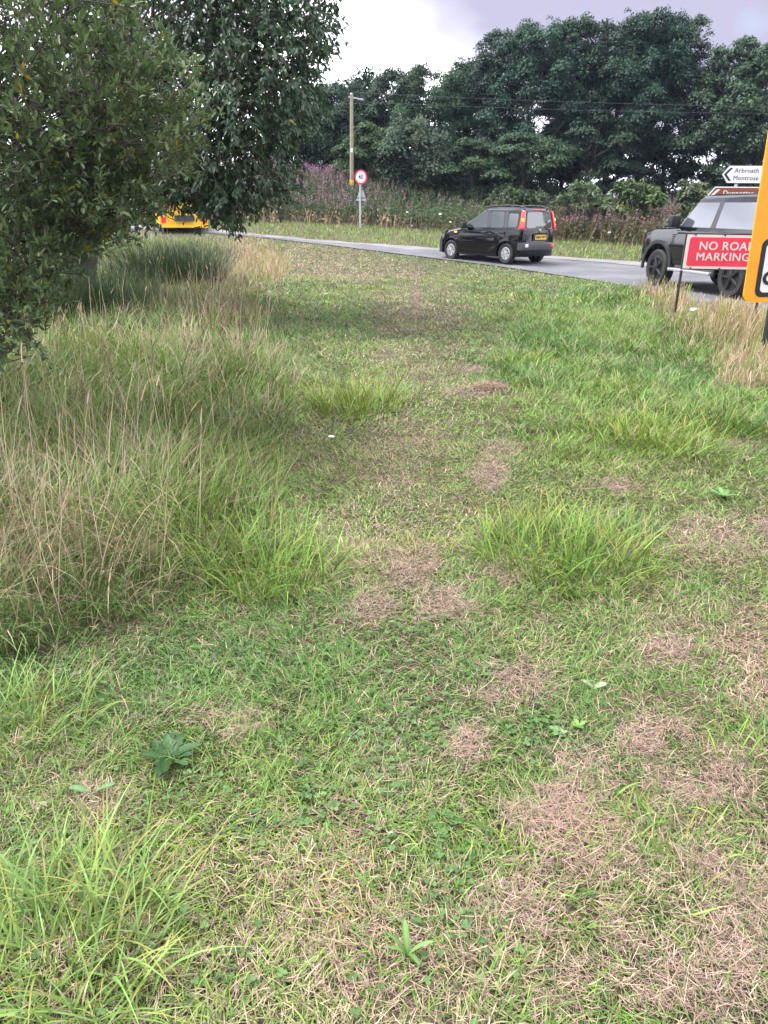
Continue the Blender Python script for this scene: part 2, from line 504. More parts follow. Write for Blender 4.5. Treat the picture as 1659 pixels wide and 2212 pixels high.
def text_mesh(name, body, size, mat, parent, loc, rot, weight=0.0, depth=.004, align='CENTER', sx=1.0, spacing=1.0):
    cu = bpy.data.curves.new(name, 'FONT')
    twin = weight if 'M' in body else 0
    if twin: weight = 0
    cu.body = body; cu.size = size; cu.align_x = align; cu.align_y = 'CENTER'
    cu.offset = weight; cu.extrude = depth / 2; cu.space_character = spacing; cu.resolution_u = 4
    tmp = bpy.data.objects.new(name, cu)
    COL.objects.link(tmp)
    dg = bpy.context.evaluated_depsgraph_get()
    me = bpy.data.meshes.new_from_object(tmp.evaluated_get(dg))
    bpy.data.objects.remove(tmp); bpy.data.curves.remove(cu)
    me.name = name
    me.materials.clear()
    if twin:                                  # a heavier stroke: the same letters once more, a hair to the side
        b_ = bmesh.new()
        for k_ in (-1, 1):
            n0 = len(b_.verts)
            b_.from_mesh(me)
            b_.verts.ensure_lookup_table()
            for q in b_.verts[n0:]:
                q.co.x += k_ * twin; q.co.z += k_ * .0005
        b_.to_mesh(me); b_.free()
    o = link_mesh(name, me, mat, parent)
    o.location = loc; o.rotation_euler = rot; o.scale = (sx, 1, 1)
    return o
def boolean_cut(o, cutters_bm):
    me = bpy.data.meshes.new('cutter'); cutters_bm.to_mesh(me); cutters_bm.free()
    c = bpy.data.objects.new('cutter', me); COL.objects.link(c)
    c.parent = o.parent
    md = o.modifiers.new('b', 'BOOLEAN'); md.operation = 'DIFFERENCE'; md.object = c; md.solver = 'EXACT'
    dg = bpy.context.evaluated_depsgraph_get()
    dg.update()
    new = bpy.data.meshes.new_from_object(o.evaluated_get(dg))
    o.modifiers.clear()
    old = o.data; o.data = new
    bpy.data.objects.remove(c)
    new.polygons.foreach_set('use_smooth', np.ones(len(new.polygons), bool))
    new.set_sharp_from_angle(angle=R(32))

M['carblack'] = plain('black_paint', (.002, .002, .004), .08, spec=.3, coat=.35)
M['cardark'] = plain('dark_grey_paint', (.005, .006, .009), .08, spec=.4, coat=.6)
M['glass'] = plain('tinted_glass', (.030, .042, .044), .03, spec=.9, coat=.6)
M['glasslight'] = plain('sky_toned_glass', (.085, .095, .125), .04, metal=.2, spec=1.0, coat=1.0)  # opaque; sky brightness seen through the panes is put into the base colour
M['plastic'] = plain('black_plastic', (.018, .018, .02), .55)
M['greyplastic'] = plain('grey_plastic', (.055, .055, .065), .5)
M['tyre'] = plain('tyre_rubber', (.014, .014, .015), .8, grime=.4)
M['alloy'] = plain('silver_hubcap', (.55, .55, .58), .35, metal=.7)
M['blackalloy'] = plain('black_alloy', (.03, .03, .033), .3, metal=.4)
M['red_lens'] = plain('red_lens', (.75, .02, .03), .2, coat=.8, emit=(1, .03, .03), es=.06)
M['amber_lens'] = plain('amber_lens', (.95, .42, .03), .2, coat=.8, emit=(1, .45, .05), es=.7)
M['white_lens'] = plain('white_lens', (.7, .68, .7), .2, coat=.8)
M['chrome'] = plain('chrome', (.7, .7, .72), .15, metal=1)
M['plateyellow'] = plain('yellow_plate', (.85, .55, .06), .4)
M['ink'] = plain('black_ink', (.01, .01, .012), .5)
M['white'] = plain('white_sheeting', (.74, .74, .78), .4, grime=.08)
M['galv'] = plain('galvanised_steel', (.42, .43, .46), .5, metal=.25, grime=.15)

def wheel(parent, x, y, r, wd, side, rim_mat, spokes, style):
    bm = bmesh.new()
    rr = r * (.61 if style == 'pair' else .66)
    prof = [(rr, -wd / 2 + .01), (r - .04, -wd / 2), (r - .012, -wd / 2 + .02), (r, -wd / 2 + .045), (r, wd / 2 - .045), (r - .012, wd / 2 - .02), (r - .04, wd / 2), (rr, wd / 2 - .01), (rr, -wd / 2 + .01)]
    lathe(bm, prof, (0, 0, 0), 36)
    t_ = bm_obj('wheel', bm, M['tyre'], parent, smooth=40)
    t_.location = (x, y, r)
    bm = bmesh.new()
    o_ = side * (wd / 2 - .02)
    lathe(bm, [(rr + .004, o_ - side * .03), (rr + .004, o_), (rr * .86, o_ + side * .006), (rr * .86, o_ - side * .02), (0, o_ - side * .035)], (0, 0, 0), 36)
    for k in range(spokes):
        a = 2 * PI * k / spokes
        if style == 'pair':
            for da in (-.13, .13):
                p0 = (math.cos(a + da * 1.8) * rr * .25, o_ - side * .008, math.sin(a + da * 1.8) * rr * .25)
                p1 = (math.cos(a + da) * rr * .9, o_ - side * .004, math.sin(a + da) * rr * .9)
                cyl(bm, p0, p1, rr * .07, rr * .10, 6)
        else:
            p0 = (0, o_, 0); p1 = (math.cos(a) * rr * .95, o_ - side * .006, math.sin(a) * rr * .95)
            cyl(bm, p0, p1, rr * .16, rr * .11, 6)
    cyl(bm, (0, o_ - side * .02, 0), (0, o_ + side * .012, 0), rr * .27, rr * .22, 16)
    h = bm_obj('hubcap', bm, rim_mat, t_, smooth=30)
    bm = bmesh.new()
    cyl(bm, (0, o_ - side * .028, 0), (0, o_ - side * .024, 0), rr * .84, None, 28)
    bm_obj('brake_shadow_disc' if False else 'spoke_shade_disc', bm, M['plastic'], t_)  # black disc stands in for the shade behind the spokes
    return t_
def section(x, zb, zt, w_, crown=.03, low=.92):
    h = zt - zb
    half = [(low * w_, zb), (.985 * w_, zb + .07), (1.0 * w_, zb + .42 * h), (.988 * w_, zb + .74 * h), (.955 * w_, zt - .045), (.90 * w_, zt - .008), (.72 * w_, zt + crown * .5), (.3 * w_, zt + crown)]
    pts = [(x, y, z) for y, z in half] + [(x, -y, z) for y, z in half[::-1]]
    return pts
def interp_st(st, n):
    st = np.array(sorted(st)); xs = np.linspace(st[0, 0], st[-1, 0], n)
    xs = np.unique(np.r_[xs, st[:, 0]])
    return [tuple([x_] + [float(np.interp(x_, st[:, 0], st[:, k])) for k in range(1, st.shape[1])]) for x_ in xs]
def zring(z, x0, x1, hw, rf, rb, n=5):
    o = []
    for (sx, sy, a0, r) in ((1, 1, 0, rf), (-1, 1, 90, rb), (-1, -1, 180, rb), (1, -1, 270, rf)):
        for k in range(n + 1):
            a = R(a0 + 90 * k / n)
            cx = (x1 - r) if sx > 0 else (x0 + r)
            o.append((cx + r * math.cos(a), sy * (hw - r) + r * math.sin(a), z))
    return o
def side_panel(name, poly, yfun, off, mat, parent, side, th=.012):
    bm = bmesh.new()
    prism(bm, poly, lambda p: (p[0], side * (yfun(p[1]) + off - th), p[1]), lambda p: (p[0], side * (yfun(p[1]) + off), p[1]))
    return bm_obj(name, bm, mat, parent)
def round_poly(p, r=.04, n=4):
    o = []
    N_ = len(p)
    for i in range(N_):
        a, b, c = Vector(p[i - 1]), Vector(p[i]), Vector(p[(i + 1) % N_])
        d1 = (a - b); d2 = (c - b)
        k = min(r, d1.length * .45, d2.length * .45)
        s_, e_ = b + d1.normalized() * k, b + d2.normalized() * k
        for j in range(n + 1):
            t = j / n
            q = s_ * (1 - t) ** 2 + b * 2 * t * (1 - t) + e_ * t * t
            o.append((q.x, q.y))
    return o

# ------------------------------------------------------------------ small black hatchback
def hatchback():
    gx_, gy_, gz_ = ground(1094, 574)
    hd = R(180 - 48)                     # heading
    hv = Vector((math.cos(hd), math.sin(hd), 0)); lf = Vector((-math.sin(hd), math.cos(hd), 0))
    zc = float(base_z(gx_, gy_)) + .045
    # rear near-side wheel touches (gx_, gy_)
    org = Vector((gx_, gy_, zc)) + hv * 1.15 - lf * .70
    root = thing('hatchback_car', org, 'small black hatchback on the road, seen from its rear left with its indicator lit', 'car', rz=hd)
    st = [(-1.77, .34, .93, .64), (-1.72, .27, .97, .74), (-1.62, .22, 1.0, .79), (-1.3, .19, 1.0, .815), (-.4, .19, .985, .82), (.55, .19, .965, .82), (.8, .19, .95, .82), (1.2, .19, .885, .80), (1.5, .19, .82, .765), (1.72, .21, .73, .69), (1.84, .25, .62, .58)]
    bm = bmesh.new()
    rings(bm, [section(x_, a, b, c) for x_, a, b, c in interp_st(st, 40)])
    body = bm_obj('body', bm, M['carblack'], root, smooth=32)
    cut = bmesh.new()
    for sx in (1.15, -1.15):
        for sy in (1, -1):
            cyl(cut, (sx, sy * .52, .30), (sx, sy * 1.2, .30), .345, None, 32)
    boolean_cut(body, cut)
    bm = bmesh.new()
    lv = [(.93, -1.74, .86, .785, .16, .12), (1.46, -1.66, -.02, .675, .22, .14), (1.51, -1.59, -.17, .62, .22, .18), (1.545, -1.44, -.36, .52, .2, .2), (1.565, -1.15, -.56, .38, .2, .2)]
    rings(bm, [zring(*l) for l in lv])
    cab = bm_obj('cabin', bm, M['carblack'], root, smooth=28)
    ys = lambda z: .785 + (z - .93) * (.675 - .785) / .53
    xf = lambda z: .86 + (z - .93) * (-.02 - .86) / .53
    xr = lambda z: -1.74 + (z - .93) * .08 / .53
    for s_ in (1, -1):
        side_panel('window', round_poly([(-.36, .985), (.60, .97), (.50, 1.06), (.15, 1.28), (-.08, 1.42), (-.30, 1.435)]), ys, .006, M['glass'], root, s_)
        side_panel('window', round_poly([(-1.0, .995), (-.47, .985), (-.42, 1.435), (-.94, 1.43)], .06), ys, .006, M['glass'], root, s_)
        side_panel('window', round_poly([(-1.52, 1.02), (-1.16, 1.005), (-1.12, 1.39), (-1.49, 1.38)], .06), ys, .006, M['glass'], root, s_)
        side_panel('pillar_trim', [(-.47 + .015, .99), (-.365, .99), (-.31, 1.435), (-.41, 1.435)], ys, .004, M['greyplastic'], root, s_)
        side_panel('pillar_trim', [(-1.14, 1.0), (-1.01, 1.0), (-.96, 1.435), (-1.09, 1.435)], ys, .004, M['greyplastic'], root, s_)
        yb = lambda z: float(np.interp(z, [.19, .26, .52, .78, .93, .99], [.755, .808, .82, .811, .785, .74]))
        d = side_panel('door', round_poly([(-.40, .30), (.62, .30), (.66, .6), (.56, .90), (-.40, .90)], .05), yb, .005, M['carblack'], root, s_, .03)
        h = bmesh.new(); box(h, (-.27, s_ * .825, .85), (.20, .035, .055)); bm_obj('handle', h, M['plastic'], d, .012)
        d = side_panel('door', round_poly([(-.72, .30), (-.42, .30), (-.42, .90), (-1.08, .90), (-1.08, .72), (-.9, .64), (-.78, .48)], .05), yb, .005, M['carblack'], root, s_, .03)
        h = bmesh.new(); box(h, (-.98, s_ * .825, .86), (.20, .035, .055)); bm_obj('handle', h, M['plastic'], d, .012)
        mi = bmesh.new(); box(mi, (.50, s_ * .93, 1.03), (.13, .20, .17)); box(mi, (.50, s_ * .80, .99), (.06, .16, .04)); bm_obj('wing_mirror', mi, M['plastic'], root, .025, 40)
        tl = bmesh.new()
        box_pts = lambda z, a, b, c, d_: [(a, s_ * b, z), (c, s_ * b, z), (c, s_ * d_, z), (a, s_ * d_, z)]
        rings(tl, [box_pts(.97, -1.765, .70, -1.56, .80), box_pts(1.08, -1.755, .695, -1.61, .782), box_pts(1.42, -1.69, .62, -1.58, .70), box_pts(1.47, -1.66, .61, -1.58, .675)])
        tlo = bm_obj('tail_light', tl, M['red_lens'], root, .015, 40)
        am = bmesh.new(); cyl(am, (-1.68, s_ * .725, 1.22), (-1.715, s_ * .775, 1.22), .05, .045, 14); bm_obj('indicator_lens', am, M['amber_lens'], tlo)
        rl = bmesh.new(); pts = [(.12 - .0, 1.575), (-.3, 1.615), (-.85, 1.63), (-1.2, 1.612), (-1.46, 1.565)]
        for a, b in zip(pts, pts[1:]):
            cyl(rl, (a[0] - .15, s_ * .53, a[1] - .03), (b[0] - .15 if b[0] > -1.5 else b[0], s_ * .53, b[1] - .03), .018, None, 8)
        bm_obj('roof_rail', rl, M['plastic'], root, smooth=50)
        si = bmesh.new(); box(si, (.93, s_ * .817, .83), (.10, .03, .05)); bm_obj('side_indicator', si, M['amber_lens'], root, .01)
        fl = bmesh.new(); box(fl, (-1.79, s_ * .60, .53), (.05, .13, .09)); bm_obj('reflector', fl, M['white_lens'] if s_ > 0 else M['red_lens'], root, .015)
        hl = bmesh.new(); rings(hl, [[(1.45, s_ * .77, .76), (1.78, s_ * .62, .66), (1.80, s_ * .45, .64), (1.5, s_ * .6, .80)], [(1.43, s_ * .75, .86), (1.74, s_ * .60, .77), (1.76, s_ * .45, .76), (1.45, s_ * .6, .88)]]); bm_obj('headlight', hl, M['glass'], root, .01)
    # windscreen, rear window
    bm = bmesh.new(); prism(bm, [(-.68, .99), (.68, .99), (.56, 1.39), (-.56, 1.39)], lambda p: (xf(p[1]) - .01, p[0], p[1]), lambda p: (xf(p[1]) + .008, p[0], p[1])); bm_obj('windscreen', bm, M['glass'], root)
    bm = bmesh.new(); prism(bm, round_poly([(-.60, 1.0), (.60, 1.0), (.53, 1.43), (-.53, 1.43)], .08), lambda p: (xr(p[1]) + .02, p[0], p[1]), lambda p: (xr(p[1]) - .008, p[0], p[1])); rw = bm_obj('rear_window', bm, M['glass'], root)
    bm = bmesh.new(); box(bm, (-1.765, -.12, 1.035), (.02, .5, .022)); bm_obj('wiper', bm, M['plastic'], rw)
    bm = bmesh.new(); box(bm, (-1.665, 0, 1.485), (.05, .34, .028)); bm_obj('brake_light', bm, M['red_lens'], root, .008)
    bm = bmesh.new()
    rings(bm, [[(-1.60, -.80, z), (-1.72, -.78, z), (-1.79 - e_, -.66, z), (-1.82 - e_, -.3, z), (-1.82 - e_, .3, z), (-1.79 - e_, .66, z), (-1.72, .78, z), (-1.60, .80, z)] for z, e_ in ((.41, -.015), (.435, 0), (.58, 0), (.615, -.03))])
    bm_obj('rear_bumper', bm, M['greyplastic'], root, smooth=35)
    bm = bmesh.new()
    rings(bm, [[(-1.58, -.80, z), (-1.70, -.775, z), (-1.77 - e_, -.65, z), (-1.80 - e_, -.3, z), (-1.80 - e_, .3, z), (-1.77 - e_, .65, z), (-1.70, .775, z), (-1.58, .80, z)] for z, e_ in ((.22, -.10), (.28, -.03), (.405, .0))])
    bm_obj('rear_valance', bm, M['carblack'], root, smooth=35)
    bm = bmesh.new()
    rings(bm, [[(1.55, .78, z), (1.74, .70, z), (1.87 - e_, .5, z), (1.9 - e_, 0, z), (1.87 - e_, -.5, z), (1.74, -.70, z), (1.55, -.78, z)] for z, e_ in ((.22, .06), (.34, 0), (.52, 0), (.58, .04))])
    bm_obj('front_bumper', bm, M['plastic'], root, smooth=35)
    bm = bmesh.new(); box(bm, (-1.80, 0, .765), (.035, .66, .20)); rec = bm_obj('tailgate_recess', bm, M['plastic'], root, .01)
    bm = bmesh.new(); box(bm, (-1.826, 0, .755), (.012, .52, .125)); pl = bm_obj('number_plate', bm, M['plateyellow'], root, .003)
    text_mesh('plate_text', 'SN64 WFY', .112, M['ink'], pl, (-1.836, 0, .755), (R(90), 0, R(-90)), .004, .004, sx=.92)
    bm = bmesh.new(); box(bm, (-1.818, 0, .862), (.03, .56, .03)); bm_obj('tailgate_handle', bm, M['carblack'], root, .006)
    bm = bmesh.new(); cyl(bm, (-1.75, 0, .93), (-1.80, 0, .928), .055, .05, 24); bg = bm_obj('badge', bm, M['chrome'], root, .006)
    for sx in (1.15, -1.15):
        for sy in (1, -1):
            wheel(root, sx, sy * .70, .295, .19, sy, M['alloy'], 7, 'pair')
    bm = bmesh.new()
    for sx in (1.15, -1.15): box(bm, (sx, 0, .3), (.08, 1.3, .08))
    box(bm, (0, 0, .30), (2.6, 1.0, .2)); bm_obj('chassis', bm, M['plastic'], root)
    root.scale = (1.0, 1.02, 1.045)
    return root
hatchback()

# ------------------------------------------------------------------ large dark off-road car
def offroader():
    gx_, gy_, gz_ = ground(1419, 621)
    hd = R(180 - 75)
    hv = Vector((math.cos(hd), math.sin(hd), 0)); lf = Vector((-math.sin(hd), math.cos(hd), 0))
    org = Vector((gx_, gy_, float(base_z(gx_, gy_)) + .04)) - lf * .87
    root = thing('offroad_car', org, 'large dark grey off-road car with black wheels, partly hidden behind the red sign', 'car', rz=hd)
    st = [(-3.36, .55, 1.24, .90), (-3.28, .48, 1.27, .97), (-2.6, .45, 1.28, .99), (-1.2, .45, 1.28, .995), (-.55, .45, 1.27, .995), (-.2, .45, 1.255, .99), (.4, .47, 1.23, .985), (.62, .5, 1.20, .96), (.76, .52, 1.12, .92), (.84, .56, 1.0, .86)]
    bm = bmesh.new()
    rings(bm, [section(x_, a, b, c, .045, .95) for x_, a, b, c in interp_st(st, 44)])
    body = bm_obj('body', bm, M['cardark'], root, smooth=32)
    cut = bmesh.new()
    for sx in (0, -2.59):
        for sy in (1, -1):
            cyl(cut, (sx, sy * .6, .44), (sx, sy * 1.4, .44), .50, None, 32)
    boolean_cut(body, cut)
    bm = bmesh.new()
    lv = [(1.24, -3.30, -.45, .955, .12, .08), (1.86, -3.20, -.98, .845, .14, .10), (1.93, -3.14, -1.08, .80, .14, .12), (1.965, -3.02, -1.25, .68, .14, .12)]
    rings(bm, [zring(*l) for l in lv])
    bm_obj('cabin', bm, M['cardark'], root, smooth=28)
    ys = lambda z: .955 + (z - 1.24) * (.845 - .955) / .62
    xf = lambda z: -.45 + (z - 1.24) * (-.98 + .45) / .62
    for s_ in (1, -1):
        side_panel('window', round_poly([(-1.66, 1.31), (-.66, 1.31), (-1.04, 1.80), (-1.74, 1.80)], .04), ys, .006, M['glasslight'], root, s_)
        side_panel('window', round_poly([(-3.08, 1.31), (-1.82, 1.31), (-1.87, 1.80), (-3.04, 1.80)], .04), ys, .006, M['glasslight'], root, s_)
        side_panel('pillar_trim', [(-1.83, 1.3), (-1.65, 1.3), (-1.73, 1.81), (-1.88, 1.81)], ys, .004, M['greyplastic'], root, s_)
        yb = lambda z: float(np.interp(z, [.45, .52, .80, 1.06, 1.23], [.945, .980, .995, .983, .95]))
        for x0, x1 in ((-1.80, -.60),):
            d = side_panel('door', round_poly([(x0, .55), (x1, .55), (x1, 1.2), (x0, 1.2)], .05), yb, .005, M['cardark'], root, s_, .03)
            h = bmesh.new(); box(h, (x0 + .16, s_ * .985, 1.12), (.22, .03, .05)); bm_obj('handle', h, M['plastic'], d, .01)
        mi = bmesh.new(); box(mi, (-.62, s_ * 1.10, 1.42), (.15, .24, .24)); box(mi, (-.64, s_ * .97, 1.30), (.10, .16, .07)); bm_obj('wing_mirror', mi, M['plastic'], root, .035, 40)
        ve = bmesh.new()
        for k in range(5): box(ve, (-.50, s_ * .986, .98 + .04 * k), (.075, .016, .022))
        bm_obj('vent', ve, M['plastic'], root, .003)
        bp = bmesh.new(); prism(bp, round_poly([(-.02, .62), (-.46, .55), (-.52, .82), (.0, .80)], .05), lambda p: (p[0] - .12, s_ * p[1], 1.272), lambda p: (p[0] - .12, s_ * p[1], 1.312)); bm_obj('bonnet_plate', bp, M['plastic'], root, .008)
        for ax_ in (0, -2.59):
            ar = bmesh.new()
            rs = []
            for k in range(15):
                a = R(-8 + 196 * k / 14)
                c_, n_ = math.cos(a), math.sin(a)
                rs.append([(ax_ + .50 * c_, s_ * .97, .44 + .50 * n_), (ax_ + .50 * c_, s_ * 1.015, .44 + .50 * n_), (ax_ + .575 * c_, s_ * 1.012, .44 + .575 * n_), (ax_ + .575 * c_, s_ * .96, .44 + .575 * n_)])
            rings(ar, rs)
            bm_obj('wheel_arch_trim', ar, M['plastic'], root, smooth=40)
        ss_ = bmesh.new(); box(ss_, (-1.3, s_ * 1.0, .42), (1.45, .16, .06)); bm_obj('side_step', ss_, M['alloy'], root, .015)
        hl = bmesh.new(); cyl(hl, (.74, s_ * .72, 1.0), (.86, s_ * .70, 1.0), .12, .11, 20); bm_obj('headlight', hl, M['white_lens'], root)
        tl = bmesh.new(); box(tl, (-3.35, s_ * .85, 1.05), (.05, .12, .12)); bm_obj('tail_light', tl, M['red_lens'], root, .01)
    bm = bmesh.new(); prism(bm, [(-.84, 1.32), (.84, 1.32), (.74, 1.80), (-.74, 1.80)], lambda p: (xf(p[1]) - .01, p[0], p[1]), lambda p: (xf(p[1]) + .008, p[0], p[1])); bm_obj('windscreen', bm, M['glass'], root)
    bm = bmesh.new(); prism(bm, rrect(1.0, 1.1, .08), lambda p: (p[0] - 1.95, p[1], 1.955), lambda p: (p[0] - 1.95, p[1], 1.975)); bm_obj('roof_panel', bm, M['glass'], root, .004)
    bm = bmesh.new(); box(bm, (.80, 0, .62), (.22, 1.7, .26)); bm_obj('front_bumper', bm, M['plastic'], root, .05, 40)
    bm = bmesh.new(); box(bm, (.83, 0, .98), (.06, 1.1, .18)); bm_obj('grille', bm, M['plastic'], root, .02)
    bm = bmesh.new(); box(bm, (-3.34, 0, .58), (.2, 1.75, .24)); bm_obj('rear_bumper', bm, M['plastic'], root, .05, 40)
    for sx in (0, -2.59):
        for sy in (1, -1):
            wheel(root, sx, sy * .87, .405, .25, sy, M['blackalloy'], 5, 'single')
    bm = bmesh.new(); box(bm, (-1.3, 0, .5), (3.5, 1.15, .24)); bm_obj('chassis', bm, M['plastic'], root)
offroader()

# ------------------------------------------------------------------ signs
def sign_face(name, w_, h_, r, mat, parent, y, cx=0.0, cz=0.0, th=.004, n=6):
    bm = bmesh.new()
    prism(bm, rrect(w_, h_, r, n, cx, cz), lambda p: (p[0], y + th, p[1]), lambda p: (p[0], y, p[1]))
    return bm_obj(name, bm, mat, parent)
FR = (R(90), 0, 0)
def m_sheet(name, col, g=.1): return plain(name, col, .42, spec=.4, grime=g, gscale=3)
M['signred'] = m_sheet('red_sheeting', (.82, .055, .12), .22)
M['amber'] = m_sheet('amber_sheeting', (.86, .36, .02), .28)
M['brown'] = m_sheet('brown_sheeting', (.22, .055, .025))
M['frame'] = plain('dark_steel', (.05, .05, .055), .5, metal=.5, grime=.3)

def red_sign():
    x0, y0, z0 = at_depth(1473, 580, 11.5)      # bottom left corner of the plate
    x1, y1, z1 = at_depth(1481, 506, 11.5)
    h_ = z1 - z0; w_ = h_ * 2.56
    g0 = float(terrain(x0, y0))
    root = thing('temporary_sign', (x0 + w_ / 2, y0, g0), 'red rectangular temporary sign reading NO ROAD MARKINGS on thin steel legs', 'sign', rz=R(-1))
    zc = z0 - g0 + h_ / 2
    bp = sign_face('panel', w_, h_, .012, M['white'], root, -.012, 0, zc, .02)
    sign_face('red_field', w_ - .10, h_ - .075, .035, M['signred'], bp, -.0165, 0, zc)
    cap = h_ * .30
    text_mesh('lettering', 'NO ROAD', h_ * .335, M['white'], bp, (0, -.0215, zc + h_ * .16), FR, .0025, .004, sx=1.07, spacing=1.06)
    text_mesh('lettering', 'MARKINGS', h_ * .335, M['white'], bp, (0, -.0215, zc - h_ * .155), FR, .0025, .004, sx=1.07, spacing=1.06)
    bm = bmesh.new()
    for zz in (zc + h_ / 2 + .008, zc - h_ / 2 - .008): box(bm, (0, 0, zz), (w_ + .03, .028, .016))
    for xx in (-w_ / 2 - .008, w_ / 2 + .008): box(bm, (xx, 0, zc), (.016, .03, h_))
    for xx in (-w_ * .4, -w_ * .05, w_ * .3):
        for zz in (zc + h_ / 2 - .006, zc - h_ / 2 + .006): box(bm, (xx, -.016, zz), (.022, .012, .022))
    bm_obj('frame', bm, M['frame'], root)
    for xx in (-w_ / 2 + .006, w_ / 2 - .006):
        bm = bmesh.new(); box(bm, (xx, .014, (zc - h_ / 2 - .03) / 2 - .03), (.03, .03, zc - h_ / 2 + .03)); bm_obj('leg', bm, M['frame'], root)
red_sign()

def amber_sign():
    Yd = 9.3
    xb, yb, zb = at_depth(1606, 647, Yd)
    x1, _, z1 = at_depth(1659, 262, Yd)
    g0 = float(terrain(xb, yb))
    w_, h_ = 1.9, 2.75
    xl = xb + .01
    root = thing('information_sign', (xl + w_ / 2, yb, g0), 'tall amber temporary sign with a black bordered white panel, cut off by the right edge', 'sign', rz=0)
    root.rotation_euler = (0, R(-2.2), 0)
    z0 = zb - g0
    zc = z0 + h_ / 2
    bp = sign_face('panel', w_, h_, .10, M['amber'], root, -.02, 0, zc, .03, 8)
    # white plate inside
    ix, iy, iz = at_depth(1621, 636, Yd); jx, jy, jz = at_depth(1633, 509, Yd)
    hh = jz - iz; iw = w_ - 2 * .125
    cz = (jz + iz) / 2 - g0
    b1 = sign_face('panel_border', iw, hh, .085, M['ink'], bp, -.0245, 0, cz, .004, 8)
    sign_face('white_panel', iw - .11, hh - .11, .05, M['white'], bp, -.0290, 0, cz, .004, 8)
    lx, ly, lz = at_depth(1665, 597, Yd)
    text_mesh('lettering', 'C', .205, M['ink'], bp, (lx - (xl + w_ / 2), -.034, lz - g0), FR, .010, .004)
    for xx in (-w_ * .30, w_ * .36):
        bm = bmesh.new(); box(bm, (xx, .04, z0 / 2 + .1), (.05, .05, z0 + .4)); bm_obj('leg', bm, M['frame'], root)
    bm = bmesh.new()
    bm.free()
    for zz in (z0 + .4, z0 + 1.4, z0 + 2.3):
        bm = bmesh.new(); box(bm, (0, .0, zz), (w_ - .1, .03, .05)); bm_obj('rail', bm, M['frame'], root)
amber_sign()

def speed_sign():
    x0, y0, z0 = ground(778, 493)
    x1, _, z1 = at_depth(783, 383, y0)
    root = thing('speed_sign', (x0, y0, z0), 'round red ringed 40 speed limit sign on a grey post beyond the road', 'sign', rz=R(-24))
    hc = z1 - z0
    bm = bmesh.new(); cyl(bm, (0, 0, -.2), (0, 0, hc + .12), .045, None, 14); bm_obj('pole', bm, M['galv'], root, smooth=40)
    def disc(name, r, y, mat, par, th=.005):
        b_ = bmesh.new(); cyl(b_, (.06, y + th, hc), (.06, y, hc), r, None, 40); return bm_obj(name, b_, mat, par)
    d = disc('sign_face', .30, -.062, M['signred'], root, .012)
    disc('white_disc', .235, -.0665, M['white'], d)
    text_mesh('lettering', '40', .265, M['ink'], d, (.06, -.0715, hc), FR, .002, .004, sx=.92)
    bm = bmesh.new()
    t0 = hc - .34; tri = round_poly([(-.36, t0 - .64), (.36, t0 - .64), (0, t0)], .05)
    prism(bm, [(p[0] * .75 + .03, p[1]) for p in tri], lambda p: (p[0], .062, p[1]), lambda p: (p[0], .05, p[1])); tb = bm_obj('triangular_sign_back', bm, M['galv'], root)
    bm = bmesh.new(); box(bm, (.03, .046, t0 - .17), (.14, .016, .03)); bm_obj('bracket', bm, M['frame'], tb)
    bm = bmesh.new(); box(bm, (.03, .046, t0 - .52), (.44, .016, .035)); bm_obj('bracket', bm, M['frame'], tb)
speed_sign()

